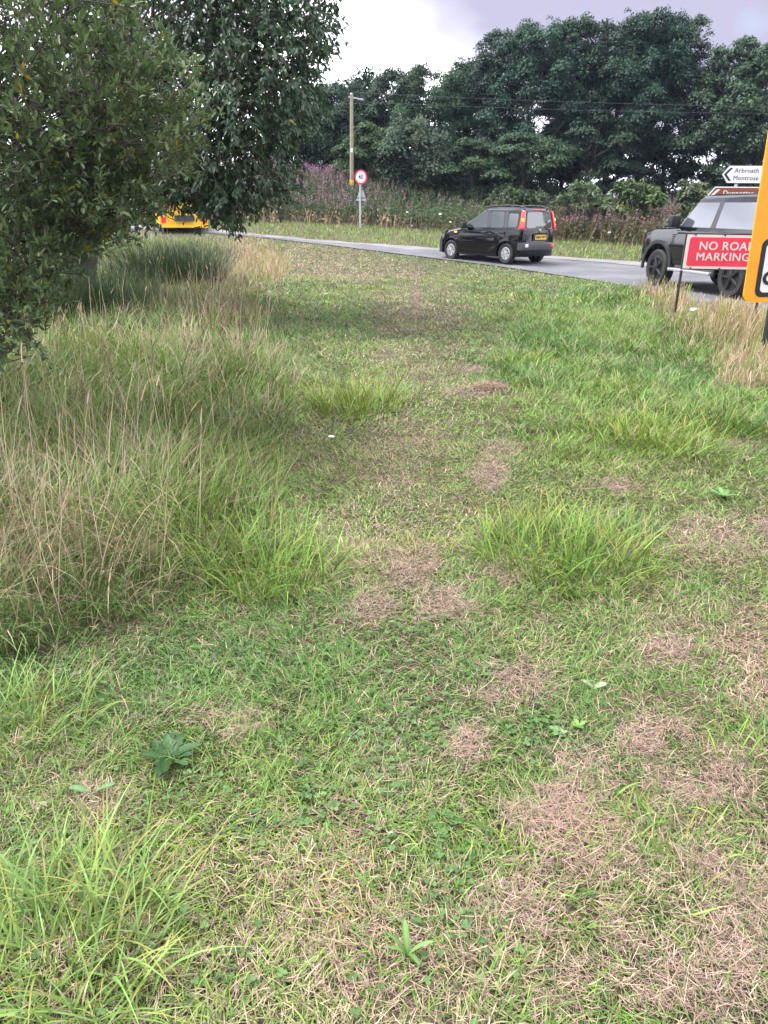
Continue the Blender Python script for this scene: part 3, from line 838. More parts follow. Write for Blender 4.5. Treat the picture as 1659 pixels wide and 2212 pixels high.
def direction_sign():
    Yd = 25.5
    tx, ty, tz = at_depth(1557, 377, Yd)
    g0 = float(base_z(tx, ty))
    root = thing('direction_sign', (tx, ty, g0), 'white and brown pointed direction sign on grey posts behind the off-road car', 'direction sign', rz=R(-12))
    k = Yd / math.cos(PITCH) / 1597 * .985
    zc = tz - g0
    W_, H_ = 2.15, .52
    def flag(name, z, h, w2, mat, par, y, inset, x_off=0.0, th=.012):
        bm = bmesh.new()
        a = h / 2 - inset; xs = inset * 1.3 + x_off
        poly = round_poly([(xs, z), (xs + .19 * (a / (h / 2)), z + a), (x_off + w2 - inset, z + a), (x_off + w2 - inset, z - a), (xs + .19 * (a / (h / 2)), z - a)], .025)
        prism(bm, poly, lambda p: (p[0], y + th, p[1]), lambda p: (p[0], y, p[1]))
        return bm_obj(name, bm, mat, par)
    f = flag('white_panel', zc, H_, W_, M['ink'], root, -.06, 0)
    f2 = flag('panel_face', zc, H_, W_, M['white'], f, -.0645, .018, th=.004)
    def chev(z, h, x, mat, par, y, w2=.085):
        bm = bmesh.new()
        a = h * .5
        prism(bm, [(x, z), (x + .16, z + a), (x + .16 + w2, z + a), (x + w2, z), (x + .16 + w2, z - a), (x + .16, z - a)], lambda p: (p[0], y + .004, p[1]), lambda p: (p[0], y, p[1]))
        return bm_obj('arrow', bm, mat, par)
    chev(zc, .37, .075, M['ink'], f2, -.0690)
    text_mesh('lettering', 'Arbroath', .18, M['ink'], f2, (.37, -.0690, zc + .105), FR, .0005, .004, 'LEFT', spacing=1.05)
    text_mesh('lettering', 'Montrose', .18, M['ink'], f2, (.36, -.0690, zc - .105), FR, .0005, .004, 'LEFT', spacing=1.05)
    text_mesh('lettering', 'A 92', .19, M['ink'], f2, (1.20, -.0690, zc + .03), FR, .0005, .004, 'LEFT', spacing=1.05)
    bx, by, bz = at_depth(1536, 425, Yd)
    zb = zc - .60
    g = flag('brown_panel', zb, .50, 2.5, M['white'], root, -.06, 0, -.30)
    g2 = flag('panel_face', zb, .50, 2.5, M['brown'], g, -.0645, .03, -.30, .004)
    chev(zb, .34, -.20, M['white'], g2, -.0690)
    text_mesh('lettering', 'Dunnottar', .20, M['white'], g2, (.14, -.0690, zb + .06), FR, .0005, .004, 'LEFT', spacing=1.05)
    for xx in (.5, 1.36, 2.0):
        bm = bmesh.new(); cyl(bm, (xx, .0, -.2), (xx, .0, zc + .2), .048, None, 12); bm_obj('post', bm, M['galv'], root, smooth=40)
direction_sign()

# ------------------------------------------------------------------ utility pole and wires
def utility_pole():
    Yd = 44.0
    x0, _, zt = at_depth(759.5, 203, Yd)
    xb, _, zb_ = at_depth(757, 400, Yd)
    g0 = float(base_z(x0, Yd))
    root = thing('utility_pole', (x0, Yd, g0), 'tall pale wooden utility pole standing in the pink fireweed', 'utility pole')
    H = zt - g0
    G = Geo(); zz = np.linspace(-.3, H, 12)
    tubes(G, [np.stack([zz * 0, zz * 0, zz], 1)], [np.interp(zz, [0, H], [.115, .085])], (.3, .26, .19), 14)
    G.build('pole', plain('pole_wood', (.30, .26, .18), .85, grime=.35, gscale=4, bump=.3), root, True)
    bm = bmesh.new(); cyl(bm, (0, 0, H - .02), (0, 0, H + .03), .095, .06, 14); bm_obj('pole_cap', bm, M['galv'], root)
    bm = bmesh.new(); box(bm, (.22, 0, H - .20), (.80, .08, .07), ry=R(9)); ca = bm_obj('crossarm', bm, M['galv'], root, .01)
    ins = []
    for xx in (-.18, .62):
        bm = bmesh.new(); cyl(bm, (xx, 0, H - .2 - .155 * xx + .1), (xx, 0, H - .2 - .155 * xx + .24), .045, .03, 12); bm_obj('insulator', bm, M['plastic'], ca)
        ins.append((x0 + xx, Yd, g0 + H - .2 - .155 * xx + .25))
    zs = at_depth(757, 325, Yd)[2] - g0
    bm = bmesh.new(); box(bm, (0, -.112, zs), (.13, .01, .2)); bm_obj('plate', bm, M['white'], root)
    zs = at_depth(757, 393, Yd)[2] - g0
    bm = bmesh.new(); cyl(bm, (0, 0, zs - .17), (0, 0, zs + .1), .118, None, 16); bm_obj('band', bm, M['plateyellow'], root)
    for k, (p, ve, lab) in enumerate(zip(ins, (217, 230), ('upper of two thin wires strung right from the wooden pole', 'lower of two thin wires strung right from the wooden pole'))):
        e_ = at_depth(1900, ve - 1, 38.0)
        p = np.array(p); e_ = np.array(e_)
        if k: p[2] -= .32
        e2 = p + (e_ - p) * 1.6
        t = np.linspace(0, 1, 40)[:, None]
        path = p * (1 - t) + e2 * t
        path[:, 2:3] -= 4 * t * (1 - t) * .35 - .0
        G = Geo(); tubes(G, [path], [np.full(40, .011)], (.05, .05, .06), 6)
        tag(G.build('overhead_wire', M['frame']), lab, 'wire', 'overhead wires from the utility pole')
utility_pole()

# ------------------------------------------------------------------ yellow road works lorry
def lorry():
    u0, v0 = 455, 503
    gx_, gy_, gz_ = ground(u0, v0)
    gy_ = min(gy_, 40)
    hd = R(90 + 24)
    hv = Vector((math.cos(hd), math.sin(hd), 0)); lf = Vector((-math.sin(hd), math.cos(hd), 0))
    xr_, yr_, _ = at_depth(449, 480, 34.0)
    g0 = float(base_z(xr_, yr_))
    org = Vector((xr_, yr_, g0 + .03)) + lf * .98
    root = thing('works_lorry', org, 'yellow road works lorry seen from behind through the tree branches', 'lorry', rz=hd)
    Y_ = plain('yellow_paint', (.85, .50, .02), .4, coat=.3, grime=.12)
    zt = at_depth(449, 467, 34.0)[2] - g0; zb_ = at_depth(449, 493, 34.0)[2] - g0
    bm = bmesh.new(); box(bm, (.03, 0, (zt + zb_) / 2 + .06), (.06, 1.96, zt - zb_ - .12)); tg = bm_obj('tailgate', bm, Y_, root, .01)
    bm = bmesh.new(); box(bm, (.0, 0, zb_ + .05), (.12, 1.9, .14)); bm_obj('rear_bar', bm, Y_, root, .01)
    for s_ in (1, -1):
        bm = bmesh.new(); box(bm, (-.03, s_ * .86, (zt + zb_) / 2 + .05), (.05, .20, .24)); bm_obj('tail_light', bm, M['red_lens'], root, .02)
        bm = bmesh.new(); box(bm, (1.6, s_ * .97, (zt + zb_) / 2 + .06), (3.1, .05, zt - zb_ - .1)); bm_obj('side_board', bm, Y_, root, .01)
        for xx in (.8, 4.2):
            wheel(root, xx, s_ * .82, .38, .26, s_, M['galv'], 6, 'single')
        bm = bmesh.new(); box(bm, (-.02, s_ * .93, zb_ - .22), (.03, .10, .42)); bm_obj('mud_flap', bm, M['greyplastic'], root)
    bm = bmesh.new(); box(bm, (1.6, 0, zb_ + .1), (3.1, 1.9, .08)); bm_obj('load_bed', bm, M['frame'], root)
    bm = bmesh.new(); box(bm, (2.2, 0, .55), (4.8, .8, .22)); bm_obj('chassis', bm, M['frame'], root)
    for yy in (-.1, .62):
        bm = bmesh.new(); box(bm, (.12, yy, zt + .45), (.07, .09, 1.1)); bm_obj('upright_post', bm, Y_, root, .01)
    bm = bmesh.new()
    rings(bm, [[(3.3, -.95, z), (x1_, -.95, z), (x1_, .95, z), (3.3, .95, z)] for z, x1_ in ((.5, 5.1), (1.5, 5.1), (2.35, 4.8), (2.45, 4.7))])
    cb = bm_obj('cab', bm, Y_, root, .05, 40)
    bm = bmesh.new(); box(bm, (3.29, 0, 1.95), (.02, 1.4, .5)); bm_obj('rear_window', bm, M['glass'], cb)
    bm = bmesh.new(); box(bm, (3.9, 0, 2.52), (.3, 1.3, .14)); bm_obj('beacon_bar', bm, M['amber_lens'], cb, .03)
    # red and white sign board carried on the bed
    sx_, sy_, sz_ = at_depth(345, 432, 34.5)
    loc = Vector((sx_, sy_, sz_)) - org
    lx_ = loc.dot(hv); ly_ = loc.dot(lf); lz_ = loc.z
    b_ = bmesh.new()
    box(b_, (lx_, ly_, lz_ + .15), (.03, .95, 1.25), rx=R(-24)); sb = bm_obj('sign_board', b_, M['white'], root, .004)
    b_ = bmesh.new(); box(b_, (lx_ - .018, ly_, lz_ + .15), (.01, .85, 1.15), rx=R(-24)); bm_obj('red_field', b_, M['signred'], sb)
    b_ = bmesh.new(); cyl(b_, (lx_ - .022, ly_ - .05, lz_), (lx_ - .03, ly_ - .05, lz_), .24, None, 28); bm_obj('white_ring', b_, M['white'], sb)
    b_ = bmesh.new(); cyl(b_, (lx_ - .03, ly_ - .05, lz_), (lx_ - .036, ly_ - .05, lz_), .13, None, 20); bm_obj('black_symbol', b_, M['ink'], sb)
lorry()
# ------------------------------------------------------------------ trees
def vary(rg, base, n, dv=.25, dh=.08):
    """natural colour differences between leaves"""
    base = np.asarray(base, float)
    v = 1 + dv * rg.standard_normal(n)[:, None] * .6
    h = dh * rg.standard_normal((n, 3)) * base.max()
    return np.clip(base * np.clip(v, .35, 2) + h * .5, .003, 1)
def sphere_dirs(rg, n):
    return unit(rg.standard_normal((n, 3)))
def limb_path(a, b, rg, k=7, wob=.06, sag=0.0):
    a, b = np.asarray(a, float), np.asarray(b, float)
    t = np.linspace(0, 1, k)[:, None]
    L = np.linalg.norm(b - a)
    p = a * (1 - t) + b * t
    o = rg.standard_normal((k, 3)) * wob * L
    o[0] = o[-1] = 0
    o[1:-1] = (o[:-2] + 2 * o[1:-1] + o[2:]) / 4
    p = p + o
    p[:, 2] += sag * L * 4 * (t * (1 - t))[:, 0]
    return p
def wood_tree(name, label, cat, x, y, H, Rd, col, seed, zlow=.08, ncl=165, nl=340, ls=.150, clump=.72, flat=.9, spires=6, peak=.42, trunk_r=.16, trunk_col=(.06, .05, .042), group='trees of the wood beyond the road', droop=.25, sparse=1.0, aspect=.66, xr=1.0):
    rg = rng(seed)
    z0 = float(base_z(x, y)) - .1
    root = thing(name, (x, y, z0), label, cat, group)
    # clump centres through the crown volume
    t = rg.random(ncl) ** .85 * (1 - zlow) + zlow
    prof = np.where(t < peak, .72 + .28 * np.sin((t - zlow) / max(peak - zlow, .01) * PI / 2), np.sqrt(np.maximum(0, 1 - ((t - peak) / (1.02 - peak)) ** 2)))
    a = rg.random(ncl) * 2 * PI
    rr = Rd * prof * (.35 + .65 * np.sqrt(rg.random(ncl))) * (1 + .18 * np.sin(a * 3 + seed) )
    C = np.stack([rr * np.cos(a) * xr, rr * np.sin(a), t * H * .97], 1)
    cr = clump * (.6 + .7 * rg.random(ncl)) * np.where(t > .8, .75, 1)
    for k in range(spires):
        aa = rg.random() * 2 * PI; q = Rd * .75 * math.sqrt(rg.random())
        zt = H * (1 - .20 * (q / Rd) ** 2) * (.9 + .13 * rg.random())
        for j in range(4):
            C = np.concatenate([C, [[q * math.cos(aa) * xr + rg.normal() * .12, q * math.sin(aa), zt - j * .55]]]); cr = np.append(cr, .26 + .11 * j)
    n = len(C)
    cnt = np.maximum(26, (nl * sparse * (cr / clump) ** 1.6)).astype(int)
    idx = np.repeat(np.arange(n), cnt)
    d = sphere_dirs(rg, len(idx))
    d[:, 2] = np.where(d[:, 2] < -.3, -d[:, 2] * .5, d[:, 2])
    rad = rg.random(len(idx)) ** .45
    P = C[idx] + d * (cr[idx] * rad)[:, None] * np.array([1, 1, flat])
    P[:, 2] -= droop * (np.hypot(d[:, 0], d[:, 1]) * rad) ** 2 * cr[idx]
    P[:, 2] = np.maximum(P[:, 2], .15)
    Dd = unit(np.stack([d[:, 0], d[:, 1], -.35 - .5 * rg.random(len(d))], 1) + .45 * rg.standard_normal((len(d), 3)))
    Nn = unit(np.array([0, 0, 1.0]) + .55 * d + .35 * rg.standard_normal((len(d), 3)))
    cc = vary(rg, col, n, .30, .06)[idx] * np.clip(1 + .22 * rg.standard_normal(len(idx)), .45, 1.7)[:, None]
    G = Geo()
    ls = ls * np.clip(cr[idx] / (clump * .75), .55, 1.1)
    cards(G, P, Dd, Nn, ls * (.65 + .6 * rg.random(len(d))), ls * aspect * (.7 + .5 * rg.random(len(d))), cc)
    G.build('crown', M['farleaf'], root)
    # trunk and limbs
    G = Geo()
    top = np.array([rg.normal() * .3, rg.normal() * .3, H * .86])
    tp = limb_path((0, 0, -.2), top, rg, 9, .012)
    tubes(G, [tp], [np.linspace(trunk_r, trunk_r * .18, 9)], trunk_col, 8)
    for k in range(12):
        s = .18 + .62 * rg.random()
        b0 = np.array([np.interp(s, np.linspace(0, 1, 9), tp[:, i]) for i in range(3)])
        j = rg.integers(ncl)
        tgt = C[j]
        if tgt[2] < b0[2]: b0 = np.array([np.interp(max(.08, tgt[2] / H - .12), np.linspace(0, 1, 9), tp[:, i]) for i in range(3)])
        tubes(G, [limb_path(b0, tgt, rg, 6, .05, .05)], [np.linspace(trunk_r * .42, trunk_r * .08, 6)], trunk_col, 5)
    G.build('trunk', M['bark'], root, True)
    return root
def top_h(u, v, y):
    p = at_depth(u, v, y)
    return p[0], p[2] - float(base_z(p[0], y)) + .1
syc = (.034, .066, .042)
trees = [
    # name, label, u, vtop, depth, radius, colour, kw
    ('deciduous_tree', 'dark tree at the wood edge next to the overhanging left tree', 668, 195, 53, 3.0, (.024, .046, .022), dict(spires=4)),
    ('deciduous_tree', 'dark tree directly behind the utility pole, its top level with the pole', 742, 180, 54, 3.0, (.026, .050, .026), dict(spires=6)),
    ('deciduous_tree', 'tree with a ragged pointed top right of the utility pole', 846, 158, 54, 2.7, (.028, .052, .027), dict(spires=7, clump=.75)),
    ('deciduous_tree', 'broad round-topped tree above the grey-green tree', 940, 138, 52, 3.5, (.037, .068, .034), dict(spires=8)),
    ('deciduous_tree', 'feathery topped tree left of the bare pointed leader shoots', 1020, 130, 54, 2.6, (.036, .064, .036), dict(spires=9, clump=.7)),
    ('deciduous_tree', 'thin open-crowned tree with tall sparse leader shoots against white sky', 1075, 62, 52, 2.0, (.032, .052, .034), dict(spires=9, clump=.6, sparse=.55, peak=.3)),
    ('sycamore_tree', 'tall sycamore behind the black hatchback, with two rounded tops', 1172, 45, 50, 3.0, syc, dict(spires=14)),
    ('sycamore_tree', 'tall sycamore whose narrow top stands between two broader sycamores', 1250, 40, 51, 2.4, (.027, .052, .026), dict(spires=12)),
    ('sycamore_tree', 'broadest sycamore of the wood with bare trunks showing under its crown', 1345, 40, 50, 3.6, (.028, .050, .027), dict(spires=12, zlow=.22, trunk_r=.22, trunk_col=(.15, .115, .09))),
    ('sycamore_tree', 'tallest sycamore with a pale bare trunk, above the green bushes', 1415, 26, 49, 3.2, syc, dict(spires=14, zlow=.24, trunk_r=.24, trunk_col=(.17, .125, .10))),
    ('sycamore_tree', 'rounded sycamore at the right end of the tall row beside a gap of blue sky', 1480, 34, 50, 2.9, (.027, .048, .027), dict(spires=12)),
    ('larch_tree', 'paler feathery tree above the white direction sign', 1600, 78, 47, 2.8, (.050, .078, .045), dict(spires=0, clump=.6, flat=.85, droop=.2, ls=.17, sparse=.8, trunk_col=(.13, .10, .09))),
    ('larch_tree', 'paler feathery tree half hidden by the amber sign at the right edge', 1690, 95, 45, 2.8, (.052, .080, .046), dict(spires=0, clump=.6, flat=.85, droop=.2, ls=.17, sparse=.8)),
    ('young_tree', 'light green young tree rising just right of the utility pole foot', 800, 262, 46.5, 1.9, (.042, .070, .024), dict(spires=4, ncl=60, peak=.25, clump=.65, flat=.4)),
    ('whitebeam_tree', 'rounded grey-green tree standing forward of the wood right of the 40 sign', 893, 258, 45, 2.15, (.060, .084, .052), dict(spires=3, ncl=75, clump=.7, ls=.17, zlow=.05, peak=.5)),
    ('hawthorn_tree', 'dark layered lower tree behind the roof of the black hatchback', 1140, 288, 44, 2.9, (.030, .056, .022), dict(spires=3, ncl=85, clump=.8, flat=.32, peak=.35)),
    ('hawthorn_tree', 'dark layered lower tree between the whitebeam and the hatchback', 1030, 300, 45, 2.5, (.026, .050, .021), dict(spires=2, ncl=75, clump=.8, flat=.32, peak=.35)),
    ('beech_tree', 'dark low tree filling the shade below the broadest sycamore', 1290, 250, 47, 2.8, (.020, .040, .019), dict(spires=2, ncl=70, flat=.35, clump=.85)),
]
for i, (nm, lab, u, vt, yd, rd, c_, kw) in enumerate(trees):
    x_, h_ = top_h(u, vt, yd)
    wood_tree(nm, lab, 'tree', x_, yd, h_, rd, np.array(c_) * np.array((.92, 1.04, .98)), 300 + i, **kw)
for i, (lab, u, vt, yd, rd, c_, kw) in enumerate([
    ('rounded leafy bush behind the hatchback, left one of the pair', 1265, 397, 35.5, 1.25, (.055, .085, .035), dict(ncl=50, ls=.15, clump=.42)),
    ('yellower green bush, right one of the pair left of the off-road car', 1375, 392, 36, 1.35, (.058, .092, .026), dict(ncl=50, ls=.17, clump=.45)),
    ('leafy sapling with big lobed leaves left of the direction sign', 1512, 392, 29.5, .95, (.070, .096, .048), dict(ncl=46, ls=.17, clump=.32, spires=3, peak=.3)),
    ('low dark bush at the wood edge over the roof of the hatchback', 1120, 410, 40, 1.7, (.040, .066, .026), dict(ncl=46, ls=.18, clump=.5)),
]):
    x_, h_ = top_h(u, vt, yd)
    k = dict(spires=2, nl=110, zlow=.05, trunk_r=.05, flat=.75, group='bushes in front of the wood'); k.update(kw)
    wood_tree('roadside_bush', lab, 'bush', x_, yd, h_, rd, c_, 400 + i, **k)
# the far mass of the wood behind the trees one can tell apart
def wood_mass():
    rg = rng(5)
    G = Geo()
    n = 150
    xs = rg.uniform(-34, 46, n); ys = rg.uniform(57, 66, n)
    tops = np.interp(xs, [-34, -10, -4, 3, 8, 12, 24, 30, 46], [7, 6.6, 7.0, 7.4, 8.6, 9.6, 10, 8.6, 8])
    zs = rg.random(n) ** 1.3 * tops
    for x, y, z in zip(xs, ys, zs):
        m_ = 420
        d = sphere_dirs(rg, m_)
        P = np.array([x, y, float(base_z(x, y)) + z + .4]) + d * rg.random(m_)[:, None] ** .5 * np.array([1.9, 1.5, 1.0])
        cards(G, P, d + np.array([0, 0, -.4]), np.array([0, 0, 1.0]) + .6 * d, .26, .18, vary(rg, (.020, .038, .022), 1)[0] * np.clip(1 + .25 * rg.standard_normal(m_), .4, 1.8)[:, None])
    # unseen trees behind and left of the viewpoint, added to darken the car reflections
    B = Geo()
    for _ in range(260):
        x = rg.uniform(-60, 40); y = rg.uniform(-34, -24)
        if _ % 2: x, y = rg.uniform(-42, -30), rg.uniform(-24, 44)
        z = rg.random() ** 1.2 * (5.0 + 2.5 * noise2(x, 3.0, .22))
        d = sphere_dirs(rg, 60)
        P = np.array([x, y, z + .3]) + d * rg.random(60)[:, None] ** .5 * np.array([2.2, 1.8, 1.2])
        cards(B, P, d, np.array([0, 0, 1.0]) + .6 * d, .9, .7, (.03, .05, .025))
    tag(B.build('unseen_tree_belt', M['farleaf']), 'unseen belt of trees added to darken the reflections in the cars', 'woodland', kind='stuff')
    tag(G.build('far_woodland', M['farleaf']), 'dense mass of woodland behind the row of trees', 'woodland', kind='stuff')
wood_mass()

# ------------------------------------------------------------------ the two near trees on the left
def near_tree(name, label, base, attr, limbs, twigs, leaf, col, wood, seed, keep=None, cat='tree', trunk_r=.12, fold=.22, droopy=0.0, upness=.4, trunks=1):
    """attr: list of (centre, radius) ellipsoids of foliage; leafy shoots grow outward in them"""
    rg = rng(seed)
    root = thing(name, base, label, cat)
    b = np.array(base, float)
    Gw, Gl = Geo(), Geo()
    starts = []
    for k in range(trunks):
        t_top = np.array([rg.normal() * .35 * (k > 0), rg.normal() * .35 * (k > 0), limbs['fork'] * (1 + .3 * k)])
        tp = limb_path((rg.normal() * .18 * (k > 0), rg.normal() * .18 * (k > 0), -.15), t_top, rg, 7, .04)
        tubes(Gw, [tp], [np.linspace(trunk_r, trunk_r * .7, 7)], wood, 9)
        starts.append(tp[-1])
    Gt = Geo()
    tot = sum(w_ for *_, w_ in attr)
    for (c, r, w_) in attr:
        c = np.array(c, float) - b; r = np.array(r, float)
        s0 = starts[rg.integers(len(starts))]
        lp = limb_path(s0, c, rg, 8, .05, .04)
        tubes(Gw, [lp], [np.linspace(trunk_r * .5, trunk_r * .16, 8)], wood, 7)
        nt = int(twigs * w_ / tot)
        d = sphere_dirs(rg, nt)
        rad = rg.random(nt) ** .5
        P = c + d * rad[:, None] * r
        dirs = unit(d * np.array([1, 1, .8]) + .45 * rg.standard_normal((nt, 3)) + np.array([0, 0, upness - droopy]))
        tl = limbs['twig'] * (.6 + .8 * rg.random(nt))
        if keep is not None:
            k_ = keep(P + b + dirs * tl[:, None] * .7, rg) & keep(P + b, rg)
            P, dirs, tl, d = P[k_], dirs[k_], tl[k_], d[k_]
            nt = len(P)
        # secondary wood towards some of the twigs
        for j in rg.permutation(nt)[: max(3, nt // 14)]:
            q = lp[rg.integers(3, 8)]
            tubes(Gw, [limb_path(q, P[j], rg, 6, .07, .03)], [np.linspace(trunk_r * .14, .004, 6)], wood, 5)
        for j in range(nt):
            k = 5
            s = np.linspace(0, 1, k)[:, None]
            path = P[j] + dirs[j] * tl[j] * s + np.array([0, 0, -1.0]) * (droopy * .55 * tl[j]) * s ** 2
            tubes(Gt, [path], [np.linspace(.0045, .0015, k)], np.array(wood) * 1.3, 3)
            nl = limbs['n']
            st = np.sort(rg.random(nl)) * .95 + .08
            B = np.stack([np.interp(st, s[:, 0], path[:, i]) for i in range(3)], 1)
            az = np.arange(nl) * 2.4 + rg.random() * 6
            T = unit(path[-1] - path[0]); S = unit(np.cross(T, [0.1, .2, 1.0])); U = np.cross(S, T)
            D = unit(T * (.55 + .4 * st[:, None]) + S * np.cos(az)[:, None] * .8 + U * np.sin(az)[:, None] * .6 + np.array([0, 0, .18 - droopy * 1.1]) + .18 * rg.standard_normal((nl, 3)))
            Nn = unit(np.array([0, 0, 1.0]) + .35 * U + .4 * rg.standard_normal((nl, 3)))
            c0 = vary(rg, col, 1, .22, .05)[0]
            cc = c0 * np.clip(1 + .2 * rg.standard_normal(nl), .5, 1.6)[:, None]
            yel = rg.random(nl) < limbs.get('yellow', 0)
            cc[yel] = np.array([.30, .22, .03])
            leaves(Gl, B, D, Nn, leaf[0] * (.55 + .6 * rg.random(nl)), leaf[1] * (.6 + .5 * rg.random(nl)), cc, fold, droopy * .4)
    Gw.build('trunk', M['bark'], root, True)
    Gt.build('twigs', M['bark'], root)
    Gl.build('crown', M['leaf'], root)
    return root
def keep_dark(Pw, rg):
    u, v, c = project(Pw)
    n = fbm(u, v, .02)
    edge = np.interp(v, [0, 60, 130, 200, 290, 360, 420, 470], [715, 722, 712, 690, 672, 655, 610, 520]) + (n - .5) * 70
    low = np.interp(u, [0, 250, 330, 370, 400, 450, 470, 520, 560, 600, 660], [560, 515, 470, 430, 440, 468, 470, 492, 470, 445, 385]) + (n - .5) * 40
    return (u < edge) & (v < low)
D_ = 12.0
def dk(u, v, y): return at_depth(u, v, y)
attr = []
for (u, v, y, r, w_) in ((560, 60, 12.0, 1.3, 10), (620, 180, 11.8, 1.05, 8), (480, 200, 11.5, 1.3, 10), (560, 320, 11.6, 1.05, 9), (420, 350, 11.6, 1.1, 7), (330, 120, 12.5, 1.4, 6), (640, -40, 12.4, 1.2, 8), (480, -90, 12.3, 1.5, 7), (530, 420, 11.8, .75, 4), (380, 400, 12.2, .8, 5), (440, 440, 11.6, .55, 4), (535, 455, 11.7, .35, 2), (330, 430, 12.0, .5, 2.5), (250, 380, 12.8, 1.0, 4), (330, -30, 12.8, 1.5, 5), (150, 430, 13.2, 1.2, 4), (610, -200, 12.6, 1.5, 6), (400, -260, 12.6, 1.8, 6), (640, 100, 12.6, 1.0, 6), (590, 250, 12.7, 1.1, 6), (440, 80, 12.9, 1.4, 6), (250, 200, 13.6, 1.6, 7), (90, 120, 13.8, 1.8, 7), (200, 320, 13.5, 1.3, 6), (60, 320, 13.8, 1.5, 6), (250, 20, 13.8, 1.6, 6), (60, 480, 13.6, .9, 4), (220, 470, 13.2, .7, 3)):
    attr.append((dk(u, v, y), (r, r, r * .8), w_))
bx_, by_ = dk(150, 560, 13.3)[0], 13.3
near_tree('cherry_tree', 'big dark tree with drooping leaves whose crown hides half the left sky', (bx_, by_, float(terrain(bx_, by_))), attr, dict(fork=1.3, twig=.5, n=11, yellow=.002), 3900, (.105, .05), (.038, .076, .034), (.035, .028, .024), 11, keep_dark, trunk_r=.16, droopy=.45, upness=.25, trunks=3)
def keep_willow(Pw, rg):
    u, v, c = project(Pw)
    n = fbm(u, v, .015)
    edge = np.interp(v, [0, 80, 140, 300, 380, 440, 500, 545, 560, 640, 760, 800], [300, 370, 430, 455, 430, 350, 320, 260, 210, 125, 115, 50]) + (n - .5) * 90
    hole = ((u > 322) & (v > 412) & (v < 448)) | ((u > 392) & (v >= 440) & (v < 520))
    return (u < edge) & ~hole
attr = []
for (u, v, y, r, w_) in ((60, 60, 5.6, .8, 9), (250, 40, 6.0, .75, 8), (150, 200, 5.4, .7, 10), (330, 160, 5.9, .6, 8), (330, 290, 5.7, .55, 8), (220, 330, 5.3, .6, 9), (60, 330, 5.3, .7, 8), (330, 390, 5.8, .4, 3), (180, 450, 5.5, .45, 6), (60, 470, 5.3, .5, 6), (30, 640, 4.9, .30, 6), (50, 705, 4.8, .24, 5), (110, 540, 5.2, .35, 5), (215, 510, 5.6, .3, 3.5), (20, 560, 5.1, .4, 4), (260, 460, 5.8, .3, 2.5), (-150, 250, 5.6, 1.0, 8), (-200, 0, 5.8, 1.0, 6), (100, -120, 5.8, .9, 6), (300, -100, 6.1, .9, 6), (410, 230, 6.0, .35, 3), (-120, 560, 5.2, .6, 4)):
    attr.append((dk(u, v, y), (r, r, r * .85), w_))
near_tree('willow_shrub', 'nearest left shrub with oval grey-green leaves on bare pale branches', (-4.3, 6.6, float(terrain(-4.3, 6.6))), attr, dict(fork=.7, twig=.30, n=13, yellow=.012), 2100, (.068, .027), (.098, .146, .062), (.10, .085, .065), 12, keep_willow, cat='shrub', trunk_r=.085, upness=.35, trunks=4)

def broom(label, x, y, r, h, n, seed, col=(.030, .052, .022)):
    rg = rng(seed)
    a = rg.random(n) * 2 * PI; q = r * np.sqrt(rg.random(n))
    P = np.stack([q * np.cos(a) * .45, q * np.sin(a) * .45, np.zeros(n)], 1)
    G = Geo()
    blades(G, P, a + rg.normal(size=n) * .5, h * (.6 + .5 * rg.random(n)), .009, .1 + .55 * q / r, .25 + .3 * rg.random(n), vary(rg, col, n), 4)
    # small side sprigs
    m_ = n * 3
    j = rg.integers(n, size=m_)
    L_h = h * (.25 + .6 * rg.random(m_))
    P2 = P[j] + np.stack([np.cos(a[j]) * L_h * (.12 + .6 * q[j] / r), np.sin(a[j]) * L_h * (.12 + .6 * q[j] / r), L_h * .85], 1)
    blades(G, P2, a[j] + rg.normal(size=m_), .16 * (.6 + .8 * rg.random(m_)), .006, .3 + .5 * rg.random(m_), .2, vary(rg, np.array(col) * 1.2, m_), 2, floor=False)
    o = G.build('broom_bush', M['grass'])
    o.location = (x, y, float(terrain(x, y)))
    return tag(o, label, 'bush', 'broom bushes under the left trees')
broom('dark green broom bush with upright whippy stems below the yellow lorry', *at_depth(385, 505, 16.0)[:2], 1.2, 1.1, 600, 21)
broom('smaller brighter broom bush left of the lorry, at the foot of the dark trunks', *at_depth(232, 560, 11.5)[:2], .75, .95, 450, 22, (.035, .065, .028))
broom('tall broom bush directly in front of the yellow lorry tailgate', *at_depth(432, 520, 17.0)[:2], .9, 1.05, 500, 24, (.026, .046, .020))
broom('broad dark broom bush between the lorry and the tree trunks', *at_depth(310, 525, 16.5)[:2], 1.3, 1.2, 600, 25, (.024, .042, .02))
broom('dim broom bush close to the trunks behind the hanging willow branch', *at_depth(110, 570, 11.5)[:2], 1.0, 1.0, 450, 23)

# ------------------------------------------------------------------ grasses
PATCH = [(1100, 1480, 90, 45), (1215, 1700, 75, 60), (1530, 1690, 110, 60), (1210, 1790, 120, 45), (1300, 1900, 150, 60), (1400, 2010, 190, 90), (1250, 1960, 170, 70), (1560, 1990, 150, 130), (1420, 1605, 100, 35),
         (1445, 1410, 70, 30), (1600, 1160, 110, 45), (1010, 1620, 45, 40), (500, 1570, 70, 30), (235, 1740, 55, 45), (980, 1310, 70, 35), (800, 1320, 50, 30), (1180, 862, 60, 12), (1060, 845, 40, 16),
         (1000, 850, 50, 10), (1110, 975, 60, 15), (1320, 1055, 60, 14), (1590, 965, 60, 18), (1390, 1200, 50, 14), (1090, 1250, 60, 25), (900, 640, 12, 35), (1190, 622, 40, 8), (1020, 802, 30, 8), (1060, 1025, 35, 40), (1450, 2150, 240, 60), (900, 1240, 50, 40)]
